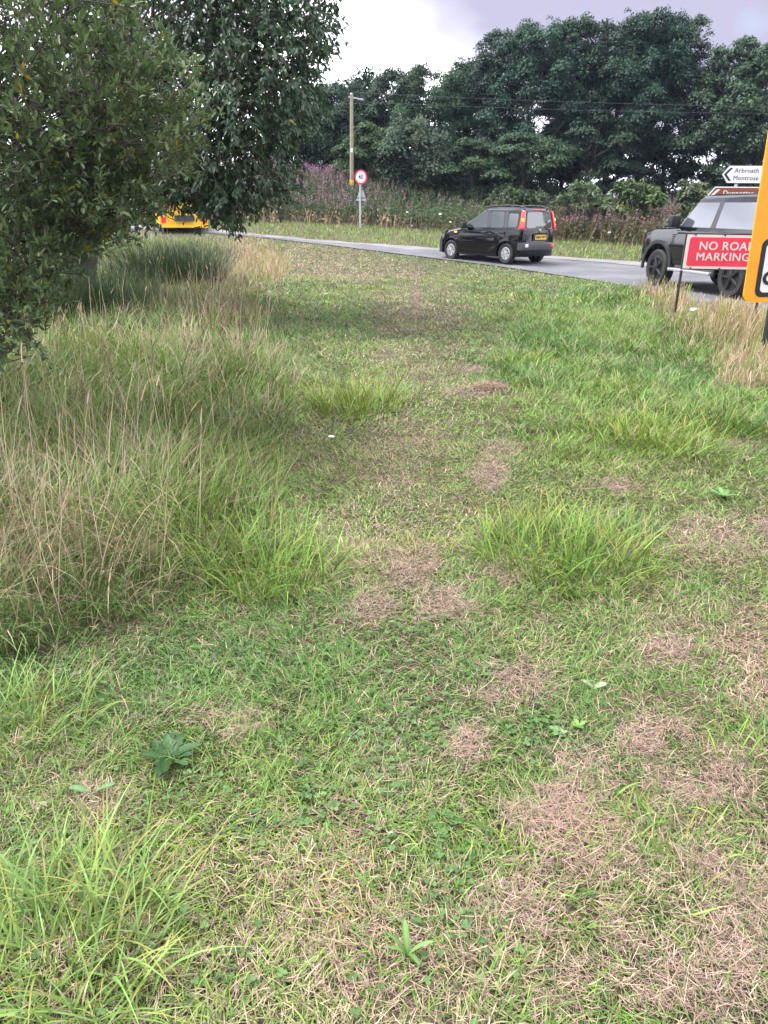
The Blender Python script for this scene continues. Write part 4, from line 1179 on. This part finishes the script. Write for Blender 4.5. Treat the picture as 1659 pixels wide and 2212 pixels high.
STRAW = [(1630, 1420, 70, 110, 1), (700, 575, 190, 40, .75), (540, 570, 70, 40, 1), (1540, 640, 140, 45, 1), (1620, 790, 70, 60, .9), (860, 1000, 90, 120, .35), (760, 1190, 110, 90, .45), (1500, 1250, 160, 150, .35), (900, 700, 110, 90, .4), (600, 1900, 300, 110, .42), (1000, 2080, 800, 190, .55), (1450, 1750, 260, 200, .4), (100, 1220, 260, 120, .75), (480, 800, 120, 110, .3), (150, 1050, 200, 100, .3), (500, 640, 110, 80, .6), (1450, 790, 100, 60, .3), (890, 760, 110, 180, .2), (900, 1080, 110, 160, .15)]
GREEN = [(1320, 760, 260, 130, .8), (1240, 1180, 170, 90, .8), (1560, 910, 110, 60, .8), (700, 690, 120, 60, .6), (450, 1500, 330, 130, .9), (850, 1450, 220, 110, .8), (640, 640, 110, 40, .6), (1230, 1480, 130, 60, .2), (1000, 540, 250, 30, .5), (1350, 940, 180, 60, .6), (500, 1640, 200, 90, .7), (950, 1880, 120, 120, .5)]
def ell(u, v, L, soft=.45):
    o = np.zeros(np.shape(u))
    wob = (fbm(u, v, .02) - .5) * 1.0 + (fbm(u, v, .07) - .5) * .9
    for p in L:
        d = np.sqrt(((u - p[0]) / p[2]) ** 2 + ((v - p[1]) / p[3]) ** 2) + wob
        k = p[4] if len(p) > 4 else 1
        o = np.maximum(o, k * (1 - sstep(1 - soft, 1 + soft, d)))
    return o
def tall_edge(v):
    return np.interp(v, [505, 540, 600, 700, 780, 850, 900, 960, 1050, 1120, 1200, 1280, 1350, 1420, 1500], [560, 580, 580, 590, 635, 665, 640, 600, 630, 610, 570, 460, 300, 80, -200])
def maps(x, y):
    z = terrain(x, y)
    u, v, c = project(np.stack([x, y, z], -1))
    tall = sstep(25, -35, u - tall_edge(v) + (fbm(x, y, 1.3) - .5) * 90) if False else 1 - sstep(-35, 25, u - tall_edge(v) + (fbm(x, y, 1.3) - .5) * 90)
    n = fbm(x, y, 1.9); n2_ = fbm(x + 40, y + 17, .7)
    patch = ell(u, v, PATCH, .7) * sstep(.24, .46, fbm(x + 2, y + 6, 6))
    straw = np.clip(ell(u, v, STRAW) + .9 * (n - .52) + .25 * (n2_ - .5), 0, 1)
    green = ell(u, v, GREEN)
    lushR = sstep(1060, 1180, u + (n - .5) * 160) * sstep(1120, 1000, v) if False else sstep(1060, 1180, u + (n - .5) * 160) * (1 - sstep(960, 1060, v)) * sstep(600, 640, v)
    return u, v, z, tall, patch, np.clip(straw - green * .45, 0, 1), green, lushR
def scatter(rg, y0, y1, dens, margin=170, xlim=1e9):
    hw = lambda y: (829 + margin) / 1597 * (math.hypot(y, EYE) + .15)
    W_ = hw(y1)
    n = int(dens * 2 * W_ * (y1 - y0))
    x = rg.uniform(-W_, W_, n); y = rg.uniform(y0, y1, n)
    k = np.abs(x) < hw(1) * 0 + (829 + margin) / 1597 * np.hypot(y, EYE) + .15
    return x[k], y[k]
gcol = np.array((.108, .212, .037)); gcol2 = np.array((.064, .146, .038)); gyel = np.array((.215, .298, .054))
straw_c = np.array((.365, .295, .185)); pink_c = np.array((.315, .196, .168)); pale_c = np.array((.47, .385, .295))
def mixc(a, b, t):
    t = np.asarray(t)[:, None]
    return a * (1 - t) + b * t
def grass_colour(rg, x, y, straw, green):
    n = len(x)
    t = np.clip(fbm(x + 9, y + 3, .9) * 1.7 - .35, 0, 1)
    c = mixc(gcol2, gyel, np.clip(t * .75 + .2 * rg.standard_normal(n) - green * .15, 0, 1))
    c = mixc(c, gcol, .5 * rg.random(n))
    isdry = rg.random(n) < (.14 + .62 * straw)
    dry = mixc(straw_c, pink_c, rg.random(n))
    c = np.where(isdry[:, None], dry, c)
    return c * np.clip(1 + .32 * rg.standard_normal(n), .35, 1.9)[:, None], isdry
BANDS = [(.75, 2.2, 13000, .0042, 4), (2.2, 3.6, 8500, .0048, 3), (3.6, 5.5, 5000, .0062, 3), (5.5, 8.5, 2700, .0085, 3), (8.5, 13, 1300, .012, 2), (13, 20, 620, .018, 2), (20, 40, 240, .027, 2)]
def lawn():
    rg = rng(1)
    G = Geo(); H = Geo()
    for (y0, y1, dn, wd, K) in BANDS:
        x, y = scatter(rg, y0, y1, dn)
        if y1 > 8:
            rd, side = road_dist(x, y)
            k = (rd > .04 - .22 * noise2(x, y, 3.1)) & (side == 1)
            x, y = x[k], y[k]
        u, v, z, tall, patch, straw, green, lush = maps(x, y)
        keep = rg.random(len(x)) > np.maximum(patch * (.35 + .8 * fbm(x, y, 6)), tall * .5)
        x, y, z, straw, green, lush, v, u_ = [a[keep] for a in (x, y, z, straw, green, lush, v, u)]
        n = len(x)
        c, dry = grass_colour(rg, x, y, straw, green)
        clumpn = fbm(x + 3, y + 8, 3.2)
        L = (.030 + .05 * rg.random(n) ** 1.5) * (.65 + .8 * clumpn) * (1 + .95 * lush * (.3 + 1.2 * clumpn)) * (1 + .35 * green)
        L *= (1 - .25 * (sstep(770, 830, u_) * (1 - sstep(960, 1040, u_)))) * np.where(dry, .9, 1) * (1 + .25 * sstep(3, 12, y))
        blades(G, np.stack([x, y, z], 1), 18 * fbm(x, y, 1.6) + 1.3 * rg.standard_normal(n), L, wd * (.6 + .7 * rg.random(n)), .25 + 1.0 * rg.random(n) * (1 - .45 * lush), .5 + .9 * rg.random(n), c, K, .15, tw=rg.normal(size=n) * .6)
        # thatch: dry cut stems lying on the ground
        x, y = scatter(rg, y0, y1, dn * 2.0)
        if y1 > 8:
            rd, side = road_dist(x, y); k = (rd > .04) & (side == 1); x, y = x[k], y[k]
        u, v, z, tall, patch, straw, green, lush = maps(x, y)
        keep = rg.random(len(x)) < np.clip(patch * (.35 + 1.1 * fbm(x, y, 6)) + .28 * straw + .12, 0, 1) * (1 - .5 * tall)
        x, y, z, patch, straw = [a[keep] for a in (x, y, z, patch, straw)]
        n = len(x)
        c = mixc(mixc(pink_c, straw_c, rg.random(n) * (1 - .75 * patch)), pale_c, rg.random(n) ** 2 * .75) * np.clip(.86 + .34 * rg.standard_normal(n), .35, 1.6)[:, None]
        blades(H, np.stack([x, y, z + .004 + .022 * rg.random(n) ** 2 * (1 + patch)], 1), rg.random(n) * 2 * PI, (.018 + .055 * rg.random(n) ** 2), wd * (.24 + .26 * rg.random(n)), 1.15 + .42 * rg.random(n), .35 * rg.standard_normal(n), c, 2, .5, tw=rg.normal(size=n) * .3)
    tag(G.build('lawn_grass', M['grass']), 'short patchy green and straw coloured grass of the mown strip', 'grass', kind='stuff')
    tag(H.build('dry_thatch', M['grass']), 'pinkish dry cut grass stems lying on the ground', 'dry grass', kind='stuff')
lawn()

def tall_grass():
    rg = rng(2)
    G = Geo(); S = Geo()
    for (y0, y1, dn, wd, K) in ((1.6, 3.4, 2600, .0058, 5), (3.4, 5.5, 1700, .0072, 4), (5.5, 9, 950, .010, 4), (9, 15, 420, .015, 3), (15, 30, 150, .024, 3)):
        x, y = scatter(rg, y0, y1, dn, 260)
        k = x < .3
        x, y = x[k], y[k]
        if y1 > 9:
            rd, side = road_dist(x, y); k = (rd > .3) & (side == 1); x, y = x[k], y[k]
        u, v, z, tall, patch, straw, green, lush = maps(x, y)
        k = rg.random(len(x)) < tall
        x, y, z, straw, green, tall, u, v = [a[k] for a in (x, y, z, straw, green, tall, u, v)]
        n = len(x)
        inner = np.clip((tall_edge(v) - u) / 160, 0, 1)
        c, dry = grass_colour(rg, x, y, np.clip(straw * .75 - .05, 0, 1), np.full(n, .25))
        c = c * .9
        L = (.16 + .30 * rg.random(n)) * (.55 + .75 * fbm(x, y, 1.1)) * (.55 + .55 * inner) * np.where(dry, 1.15, 1)
        blades(G, np.stack([x, y, z], 1), 14 * fbm(x, y, .9) + 1.1 * rg.standard_normal(n), L, wd * (.6 + .6 * rg.random(n)), .08 + .5 * rg.random(n), .35 + 1.7 * rg.random(n) ** 1.3, c, K, .1, col2=mixc(c, straw_c, .3 * rg.random(n)), tw=rg.normal(size=n) * .5)
        # seed stalks
        x, y = scatter(rg, y0, y1, dn * .05, 260)
        k = x < .3
        x, y = x[k], y[k]
        if y1 > 9:
            rd, side = road_dist(x, y); k = (rd > .5) & (side == 1); x, y = x[k], y[k]
        u, v, z, tall, patch, straw, green, lush = maps(x, y)
        inner = np.clip((tall_edge(v) - u) / 160, 0, 1)
        k = rg.random(len(x)) < tall * (.16 + .95 * straw) * (.15 + .85 * inner)
        x, y, z, straw = [a[k] for a in (x, y, z, straw)]
        n = len(x)
        L = (.42 + .45 * rg.random(n)) * (.75 + .4 * fbm(x, y, 1.1))
        az = rg.random(n) * 2 * PI; tl = .04 + .32 * rg.random(n) ** 1.5; bd = .05 + .4 * rg.random(n) ** 2
        c = mixc(straw_c * 1.1, pale_c, rg.random(n)) * np.clip(.95 + .2 * rg.standard_normal(n), .4, 1.4)[:, None]
        P = np.stack([x, y, z], 1)
        blades(S, P, az, L, wd * .55, tl, bd, c, 4, .5)
        # heads at the top of the stalk
        s = (np.arange(4) + .5) / 4
        ang = tl[:, None] + bd[:, None] * s[None] ** 1.3
        hx = (np.sin(ang) * (L / 4)[:, None]).sum(1); hz = (np.cos(ang) * (L / 4)[:, None]).sum(1)
        T = P + np.stack([np.cos(az) * hx, np.sin(az) * hx, hz], 1)
        hd = rg.random(n) < .75
        dark = rg.random(n) < .22
        hc = np.where(dark[:, None], np.array((.10, .055, .035)), mixc(pale_c, straw_c, rg.random(n))) * np.clip(.9 + .2 * rg.standard_normal(n), .5, 1.4)[:, None]
        hl = np.where(dark, .035, .05 + .07 * rg.random(n))
        for a_ in (0, PI / 2):
            blades(S, T[hd] - np.stack([np.cos(az), np.sin(az), 1.5 + 0 * az], 1)[hd] * .012, az[hd], hl[hd], (wd * 1.1 * (.8 + .5 * rg.random(n)))[hd], ang[hd, -1], .3, hc[hd], 3, .25, tw=a_)
    tag(G.build('tall_grass', M['grass']), 'unmown green and yellow grass left of the mown strip', 'grass', kind='stuff')
    tag(S.build('seed_stalks', M['grass']), 'thin straw coloured grass stalks with seed heads', 'grass', kind='stuff')
tall_grass()

def sign_grass():
    """tall dry grass round the signs and at the far edge of the mown strip"""
    rg = rng(3)
    G = Geo()
    zones = [((1540, 640, 150, 50), .9), ((1600, 700, 120, 60), .9), ((540, 575, 75, 42), .8), ((1620, 790, 80, 60), .55), ((1480, 635, 100, 36), 1.2), ((1390, 640, 50, 22), .3)]
    for (y0, y1, dn, wd) in ((5.5, 9, 1300, .0075), (9, 14, 1100, .010), (14, 34, 300, .018)):
        x, y = scatter(rg, y0, y1, dn)
        rd, side = road_dist(x, y)
        k = (rd > -.12) & (side == 1); x, y = x[k], y[k]
        u, v, z, tall, *_r2 = maps(x, y)
        p = np.zeros(len(x))
        for (e_, s) in zones: p = np.maximum(p, ell(u, v, [e_]) * min(1, s))
        k = rg.random(len(x)) < p
        x, y, z, u, v = [a[k] for a in (x, y, z, u, v)]
        n = len(x)
        hh = np.zeros(n)
        for (e_, s) in zones: hh = np.maximum(hh, ell(u, v, [e_], .6) * s)
        c = mixc(pale_c, np.array((.46, .30, .20)), rg.random(n)) * np.clip(.9 + .2 * rg.standard_normal(n), .4, 1.4)[:, None]
        gr = rg.random(n) < .33
        c[gr] = gyel * .9
        L = (.12 + .30 * rg.random(n) ** 1.3) * (.35 + .65 * hh)
        blades(G, np.stack([x, y, z], 1), rg.random(n) * 2 * PI, L, wd * (.5 + .5 * rg.random(n)), .05 + .35 * rg.random(n), .1 + .6 * rg.random(n) ** 2, c, 3, .6)
    tag(G.build('dry_grass', M['grass']), 'pale reddish dry grass round the sign legs and at the road edge', 'dry grass', kind='stuff')
sign_grass()

def far_verge():
    rg = rng(4)
    G = Geo(); U = Geo(); F = Geo()
    x = rg.uniform(-26, 24, 90000); y = rg.uniform(16, 46, 90000)
    rd, side = road_dist(x, y)
    k = (rd > .25) & (side == 2)
    x, y, rd = x[k], y[k], rd[k]
    u, v, c_ = project(np.stack([x, y, base_z(x, y)], 1))
    # inner edge of the weeds, traced on the ground of the far verge
    ve = np.interp(u, [300, 430, 560, 640, 780, 950, 1080, 1200, 1300, 1400, 1700], [476, 478, 483, 487, 492, 503, 515, 526, 531, 537, 552]) + (fbm(x, y, .8) - .5) * 8
    k = (v > ve - 4) & (y < 44)
    xg, yg, rg_d = x[k], y[k], rd[k]
    n = len(xg)
    c = mixc(np.array((.13, .21, .045)), gyel, rg.random(n) * .8) * np.clip(1 + .2 * rg.standard_normal(n), .5, 1.6)[:, None]
    brown = rg.random(n) < np.clip(.75 - rg_d / .8, .04, .75)
    c[brown] = mixc(pink_c, straw_c, rg.random(int(brown.sum()))) * .6
    L = (.08 + .16 * rg.random(n)) * np.clip(.3 + rg_d / 1.5, .3, 1)
    blades(G, np.stack([xg, yg, base_z(xg, yg)], 1), rg.random(n) * 2 * PI, L, .026 * (.6 + .8 * rg.random(n)), .1 + .6 * rg.random(n), .3 + .7 * rg.random(n), c, 2, .2)
    tag(G.build('verge_grass', M['grass']), 'bright green grass strip on the far side of the road', 'grass', kind='stuff')
    # weeds band and fireweed behind the verge
    x = rg.uniform(-24, 26, 60000); y = rg.uniform(22, 50, 60000)
    rd, side = road_dist(x, y)
    u, v, c_ = project(np.stack([x, y, base_z(x, y)], 1))
    ve = np.interp(u, [300, 430, 560, 640, 780, 950, 1080, 1200, 1300, 1400, 1700], [476, 478, 483, 487, 492, 503, 515, 526, 531, 537, 552])
    dv = ve - v + (fbm(x, y, .8) - .5) * 6
    k = (dv > 0) & (side == 2) & (rd > 1.2) & (dv < 150)
    x, y, dv, u = x[k], y[k], dv[k], u[k]
    # front rank: dry stalks and docks
    fr = (dv < 13) & (rg.random(len(x)) < .24)
    n = int(fr.sum())
    cz = mixc(np.array((.30, .21, .12)), np.array((.075, .085, .035)), np.clip(rg.random(n) * 1.3 + .45 * (u[fr] > 900), 0, 1)) * np.clip(.9 + .25 * rg.standard_normal(n), .4, 1.6)[:, None]
    dryz = ((u[fr] > 660) & (u[fr] < 860)) | (u[fr] < 600)
    cz[dryz] = mixc(straw_c, np.array((.33, .23, .14)), rg.random(int(dryz.sum()))) * .9
    hgt = np.where(u[fr] > 1180, .75, .8) * (.45 + .6 * rg.random(n))
    P = np.stack([x[fr], y[fr], base_z(x[fr], y[fr])], 1)
    blades(U, P, rg.random(n) * 2 * PI, hgt, .03 + .025 * rg.random(n), .05 + .4 * rg.random(n), .1 + .7 * rg.random(n), cz, 3, .5)
    for _ in range(3):
        zz = hgt * (.3 + .7 * rg.random(n))
        Q = P + np.stack([rg.normal(size=n) * .10, rg.normal(size=n) * .10, zz], 1)
        cards(U, Q, sphere_dirs(rg, n) + np.array([0, 0, -.3]), sphere_dirs(rg, n) + np.array([0, 0, 1.0]), .13, .085, cz * (.55 + .6 * rg.random(n))[:, None])
    wf = rg.random(n) < .02
    cards(U, (P + np.stack([0 * hgt, 0 * hgt, hgt * .95], 1))[wf], sphere_dirs(rg, int(wf.sum())) * np.array([1, 1, .2]), np.tile([0, -.6, 1.0], (int(wf.sum()), 1)), .16, .14, (.5, .47, .38))
    tag(U.build('verge_weeds', M['grass']), 'brown and green weeds and dry stalks edging the far verge', 'weeds', kind='stuff')
    # fireweed stands: leafy stems with pink spikes
    bk = (dv > 5) & (rg.random(len(x)) < np.where(u < 860, .62, .5))
    x, y, dv, u = x[bk], y[bk], dv[bk], u[bk]
    n = len(x)
    P = np.stack([x, y, base_z(x, y)], 1)
    hgt = np.where(u < 860, 1.15, np.where(u < 1180, 1.0, .95)) * (.7 + .45 * rg.random(n)) * (.75 + .5 * fbm(x, y, .5))
    az = rg.random(n) * 2 * PI
    lean = .05 + .2 * rg.random(n)
    dirs = np.stack([np.cos(az) * np.sin(lean) + .06, np.sin(az) * np.sin(lean), np.cos(lean)], 1)
    gc = mixc(np.array((.050, .098, .048)), np.array((.085, .13, .055)), rg.random(n)) * np.clip(1 + .22 * rg.standard_normal(n), .5, 1.6)[:, None]
    gc[u > 1180] = mixc(np.array((.055, .07, .032)), np.array((.13, .105, .06)), rg.random(int((u > 1180).sum())))
    blades(F, P, az, hgt, .018, lean, 0, mixc(gc, np.array((.17, .06, .05)), .35 * np.ones(n)), 1, .5)
    for _ in range(17):
        s = .18 + .62 * rg.random(n)
        Q = P + dirs * (hgt * s)[:, None]
        dd = sphere_dirs(rg, n); dd[:, 2] = .35
        Q = Q + unit(dd) * .06
        cards(F, Q, dd, np.array([0, 0, 1.0]) + .4 * sphere_dirs(rg, n), .17, .042, gc * (.7 + .6 * rg.random(n))[:, None])
    flower = rg.random(n) < np.where(u < 560, .3, np.where(u < 760, .5, np.where(u < 880, .28, np.where(u < 1200, .05, .30)))) * np.where(dv > 70, 1.25, .8)
    fade = rg.random(n)
    pk = mixc(np.array((.29, .15, .25)), np.array((.20, .115, .11)), np.clip(fade + np.where(dv > 75, -.4, .15), 0, 1))
    for j in range(9):
        s = .78 + .30 * (j + rg.random(n)) / 9
        Q = (P + dirs * (hgt * s)[:, None] + rg.normal(size=(n, 3)) * .018)[flower]
        m_ = len(Q)
        cards(F, Q, sphere_dirs(rg, m_), sphere_dirs(rg, m_), .085 * (1.25 - j / 12), .055, pk[flower] * np.clip(1 + .25 * rg.standard_normal(m_), .5, 1.6)[:, None])
    tag(F.build('fireweed_stand', M['grass']), 'stand of pink flowering fireweed on the bank before the wood', 'wildflowers', kind='stuff')
far_verge()

# ------------------------------------------------------------------ single plants that stand out
def tussock(label, u, v, r, h, n, wd, seed, col=gcol, yel=.25, name='grass_tussock', lean=.9):
    rg = rng(seed)
    x, y, z = ground(u, v)
    a = rg.random(n) * 2 * PI; q = r * np.sqrt(rg.random(n))
    P = np.stack([q * np.cos(a) * .72, q * np.sin(a) * .72, np.zeros(n)], 1)
    c = mixc(np.asarray(col), gyel, np.clip(rg.random(n) * .55, 0, 1)) * .93 * np.clip(1 + .3 * rg.standard_normal(n), .4, 1.8)[:, None]
    c2 = np.where((rg.random(n) < yel)[:, None], np.array((.36, .25, .07)), c)
    G = Geo()
    blades(G, P, a + rg.normal(size=n) * 1.2, h * (.3 + .8 * rg.random(n)), wd * (.6 + .6 * rg.random(n)), .05 + lean * .4 * q / r + .35 * rg.random(n), .2 + 1.5 * rg.random(n) ** 1.4 * lean, c, 6, .08, col2=c2, tw=rg.normal(size=n) * .5)
    o = G.build(name, M['grass'])
    o.location = (x, y, z - .01)
    return tag(o, label, 'grass tussock', 'grass tussocks on the strip')
tussock('large spreading green grass tussock on the right half of the mown strip', 1225, 1205, .62, .30, 800, .0085, 31)
tussock('dark green upright tussock near the right edge below the amber sign', 1560, 930, .55, .30, 600, .010, 32, gcol2)
tussock('blade-leaved tussock with yellow tips left of the dark upright tussock', 1410, 955, .70, .28, 600, .0105, 33, gcol, .45)
tussock('flattened dark tussock in the middle of the strip beside a bare patch', 880, 857, .55, .17, 220, .012, 34, gcol2, .1, lean=1.4)
tussock('long arching tussock in the bottom left corner of the picture', 120, 2080, .36, .32, 380, .0068, 35, (.15, .26, .075), .3, lean=1.35)
tussock('bright clump of long blades at the left edge above the dock plant', 60, 1560, .28, .28, 240, .0062, 36, (.13, .23, .07), .2)
tussock('small vivid clump of stiff blades growing from the bare straw, left of its twin', 1330, 1775, .20, .13, 60, .007, 37, (.14, .26, .04), .05)
tussock('small vivid clump of stiff blades near the right edge in pink straw', 1600, 1640, .20, .15, 70, .007, 38, (.15, .26, .04), .05)
tussock('loose clump of green blades in the lower right straw', 1500, 1860, .30, .15, 90, .007, 39, (.13, .22, .04), .15, lean=1.3)
tussock('round clump of fine bright grass where the dry path begins', 1130, 790, .5, .24, 260, .013, 40, (.14, .22, .04), .1)
tussock('taller green clump at the edge of the rough grass, middle of the left side', 590, 1240, .42, .34, 420, .008, 41, (.12, .22, .045), .15)
tussock('dense fan of green blades where the rough grass meets the path', 760, 880, .6, .36, 480, .010, 42, (.13, .21, .04), .3)
tussock('wide dark green clump behind the round bright clump', 1200, 745, .8, .26, 300, .015, 43, gcol2, .05)
tussock('straw yellow bleached tuft in the dry grass near the bottom centre', 770, 1950, .14, .10, 60, .005, 44, (.36, .30, .12), .6, lean=1.5)
tussock('pale yellow green tuft alone on the worn path', 910, 1190, .22, .10, 120, .006, 45, (.24, .27, .06), .2)

def rosette(label, u, v, n, L, W, seed, col, name='dock_plant', cat='plant', up=.5, wav=.12):
    rg = rng(seed)
    x, y, z = ground(u, v)
    G = Geo()
    for k in range(n):
        az = 2 * PI * k / n + rg.normal() * .35
        l = L * (.65 + .5 * rg.random()); w_ = W * (.75 + .4 * rg.random())
        s = np.linspace(0, 1, 9)
        ang = .35 + (1 - up) * .6 + 1.1 * s * (.6 + .5 * rg.random())
        hx = np.r_[0, np.cumsum(np.sin(ang[:-1])) * l / 8]; hz = np.r_[0, np.cumsum(np.cos(ang[:-1])) * l / 8] + .01
        hz = np.maximum(hz, .008)
        C = np.stack([np.cos(az) * hx, np.sin(az) * hx, hz], 1)
        S = np.array([-math.sin(az), math.cos(az), 0])
        wd = w_ * np.clip(np.sin(PI * (s * .86 + .07)) ** .7, .12, 1) * (1 + wav * np.sin(s * 26 + rg.random() * 6)); wd[-1] = w_ * .05
        V = np.stack([C - S * wd[:, None] / 2 + [0, 0, .14 * w_], C, C + S * wd[:, None] / 2 + [0, 0, .14 * w_]], 1).reshape(-1, 3)
        i = np.arange(8)[:, None] * 3 + np.arange(2)[None]
        Q = np.stack([i, i + 1, i + 4, i + 3], 2).reshape(-1, 4)
        c = np.array(col) * (1 + .18 * rg.standard_normal())
        cc = np.tile(c, (27, 1)); cc[1::3] *= 1.45
        G.add(V, Q, cc)
    o = G.build(name, M['grass'], smooth=True)
    o.location = (x, y, z)
    return tag(o, label, cat)
rosette('large dark green dock plant with wavy leaves in the clover, lower left', 365, 1640, 11, .115, .040, 51, (.026, .062, .018), up=.2, wav=.25)
rosette('single smooth plantain leaf lying beside a bare patch, lower left', 200, 1715, 2, .12, .030, 52, (.085, .150, .065), 'plantain_leaf', wav=.0)
rosette('plantain rosette with long lance leaves at the bottom centre', 880, 2080, 5, .085, .014, 53, (.10, .18, .05), 'plantain_plant', up=.9, wav=.02)
rosette('little lobed weed seedling on the straw, right of centre', 1205, 1590, 6, .042, .022, 54, (.12, .21, .08), 'weed_seedling', wav=.3)
rosette('second bright lobed weed seedling, just right of the greyer one', 1248, 1575, 5, .036, .020, 55, (.12, .22, .05), 'weed_seedling', wav=.3)
rosette('low leafy dandelion rosette near the right edge above the bare pink patch', 1560, 1085, 11, .10, .036, 56, (.085, .17, .05), 'dandelion_plant')
rosette('pale broad leaf lying in the grass right of the big straw patch', 1283, 1492, 2, .06, .026, 57, (.20, .27, .15), 'fallen_leaf', wav=.05, up=.2)

def clover():
    rg = rng(6)
    G = Geo()
    zones = [(420, 1500, 330, 150), (850, 1450, 220, 120), (420, 1650, 260, 110), (950, 1900, 130, 150), (250, 2110, 320, 80), (1130, 1600, 130, 70), (60, 1480, 120, 60), (620, 1760, 240, 80), (1180, 1240, 130, 40), (880, 1620, 180, 110)]
    x, y = scatter(rg, .8, 4.6, 2000)
    u, v, z, tall, patch, straw, green, lush = maps(x, y)
    k = rg.random(len(x)) < np.maximum(ell(u, v, zones) * (.12 + .75 * (fbm(x, y, 5) > .53)), .03) * (1 - patch)
    x, y, z = x[k], y[k], z[k]
    n = len(x)
    hgt = .010 + .022 * rg.random(n)
    P = np.stack([x, y, z + hgt], 1)
    c = mixc(np.array((.055, .115, .036)), np.array((.090, .165, .048)), rg.random(n)) * np.clip(1 + .15 * rg.standard_normal(n), .6, 1.4)[:, None]
    a0 = rg.random(n) * 6.28
    til = .35 * rg.standard_normal((n, 3)) + np.array([0, 0, 1.0])
    sz = .007 + .0045 * rg.random(n)
    for k in range(3):
        a = a0 + k * 2.094
        D = np.stack([np.cos(a), np.sin(a), .1 + 0 * a], 1)
        leaves(G, P, D, til, sz * 1.25, sz * 1.25, c, .12)
    tag(G.build('clover', M['grass']), 'dark green clover leaves among the short grass', 'clover', kind='stuff')
clover()

# heaps of cut grass and bits of litter
def hay_heap(label, u, v, r, h, n, seed, col, bl=.13, bw=.009):
    rg = rng(seed)
    x, y, z = ground(u, v)
    a = rg.random(n) * 2 * PI; q = r * np.sqrt(rg.random(n))
    zz = h * (1 - (q / r) ** 2) * (.3 + .7 * rg.random(n))
    G = Geo()
    P = np.stack([q * np.cos(a), q * np.sin(a) * .7, zz], 1)
    c = np.array(col) * np.clip(1 + .3 * rg.standard_normal(n), .3, 1.8)[:, None]
    blades(G, P, rg.random(n) * 6.28, bl * (.7 + rg.random(n)), bw, 1.15 + .45 * rg.random(n), .3, c, 3, .4)
    o = G.build('hay_heap', M['grass']); o.location = (x, y, z)
    tag(o, label, 'cut grass')
hay_heap('low dark heap of rotting cut grass in front of the red sign', 1440, 693, .42, .22, 900, 61, (.13, .11, .055))
hay_heap('small brown heap of dead grass on the path beside a bare patch', 1060, 846, .22, .07, 420, 62, (.22, .15, .10), .08, .006)
hay_heap('dry grey brown tuft of loose thatch in the lower right', 1235, 1790, .17, .035, 500, 63, (.30, .21, .16), .055, .0028)
def litter(label, u, v, s, seed, lift=.05):
    rg = rng(seed)
    x, y, z = ground(u, v)
    bm = bmesh.new()
    bmesh.ops.create_icosphere(bm, subdivisions=3, radius=1)
    for q in bm.verts:
        k = 1 + .5 * (noise2(q.co.x * 1.7 + seed, q.co.y * 1.7 + q.co.z * 2.1) - .5) + .35 * (noise2(q.co.x * 5 + seed, q.co.z * 5 + q.co.y * 4) - .5)
        q.co = Vector((q.co.x * s * 1.5, q.co.y * s, q.co.z * s * .55)) * float(k)
    o = bm_obj('litter', bm, M['white'], smooth=25)
    o.location = (x, y, z + lift)
    tag(o, label, 'litter')
litter('crumpled white litter in the grass at the foot of the red sign', 1497, 688, .055, 3, .13)
litter('tiny white scrap on the mown grass near the far left end', 705, 640, .022, 4)
litter('small white scrap between the rough grass and the worn path', 716, 957, .016, 5, .05)

# ------------------------------------------------------------------ bluish veil added to lift the darks like lens glare
bm = bmesh.new(); box(bm, (0, 0, 9.0), (1900, 1900, 22.0))
hz = bm_obj('glare_veil', bm, None)
hm = bpy.data.materials.new('glare_veil'); hm.use_nodes = True
hm.node_tree.nodes.clear()
pv = hm.node_tree.nodes.new('ShaderNodeVolumePrincipled'); ho = hm.node_tree.nodes.new('ShaderNodeOutputMaterial')
pv.inputs['Color'].default_value = (.58, .72, 1.0, 1); pv.inputs['Density'].default_value = .0003; pv.inputs['Anisotropy'].default_value = .3
hm.node_tree.links.new(pv.outputs[0], ho.inputs['Volume'])
hz.data.materials.append(hm)
tag(hz, 'thin bluish veil added over field and wood to lift the darks like lens glare', 'glare_veil', kind='stuff')
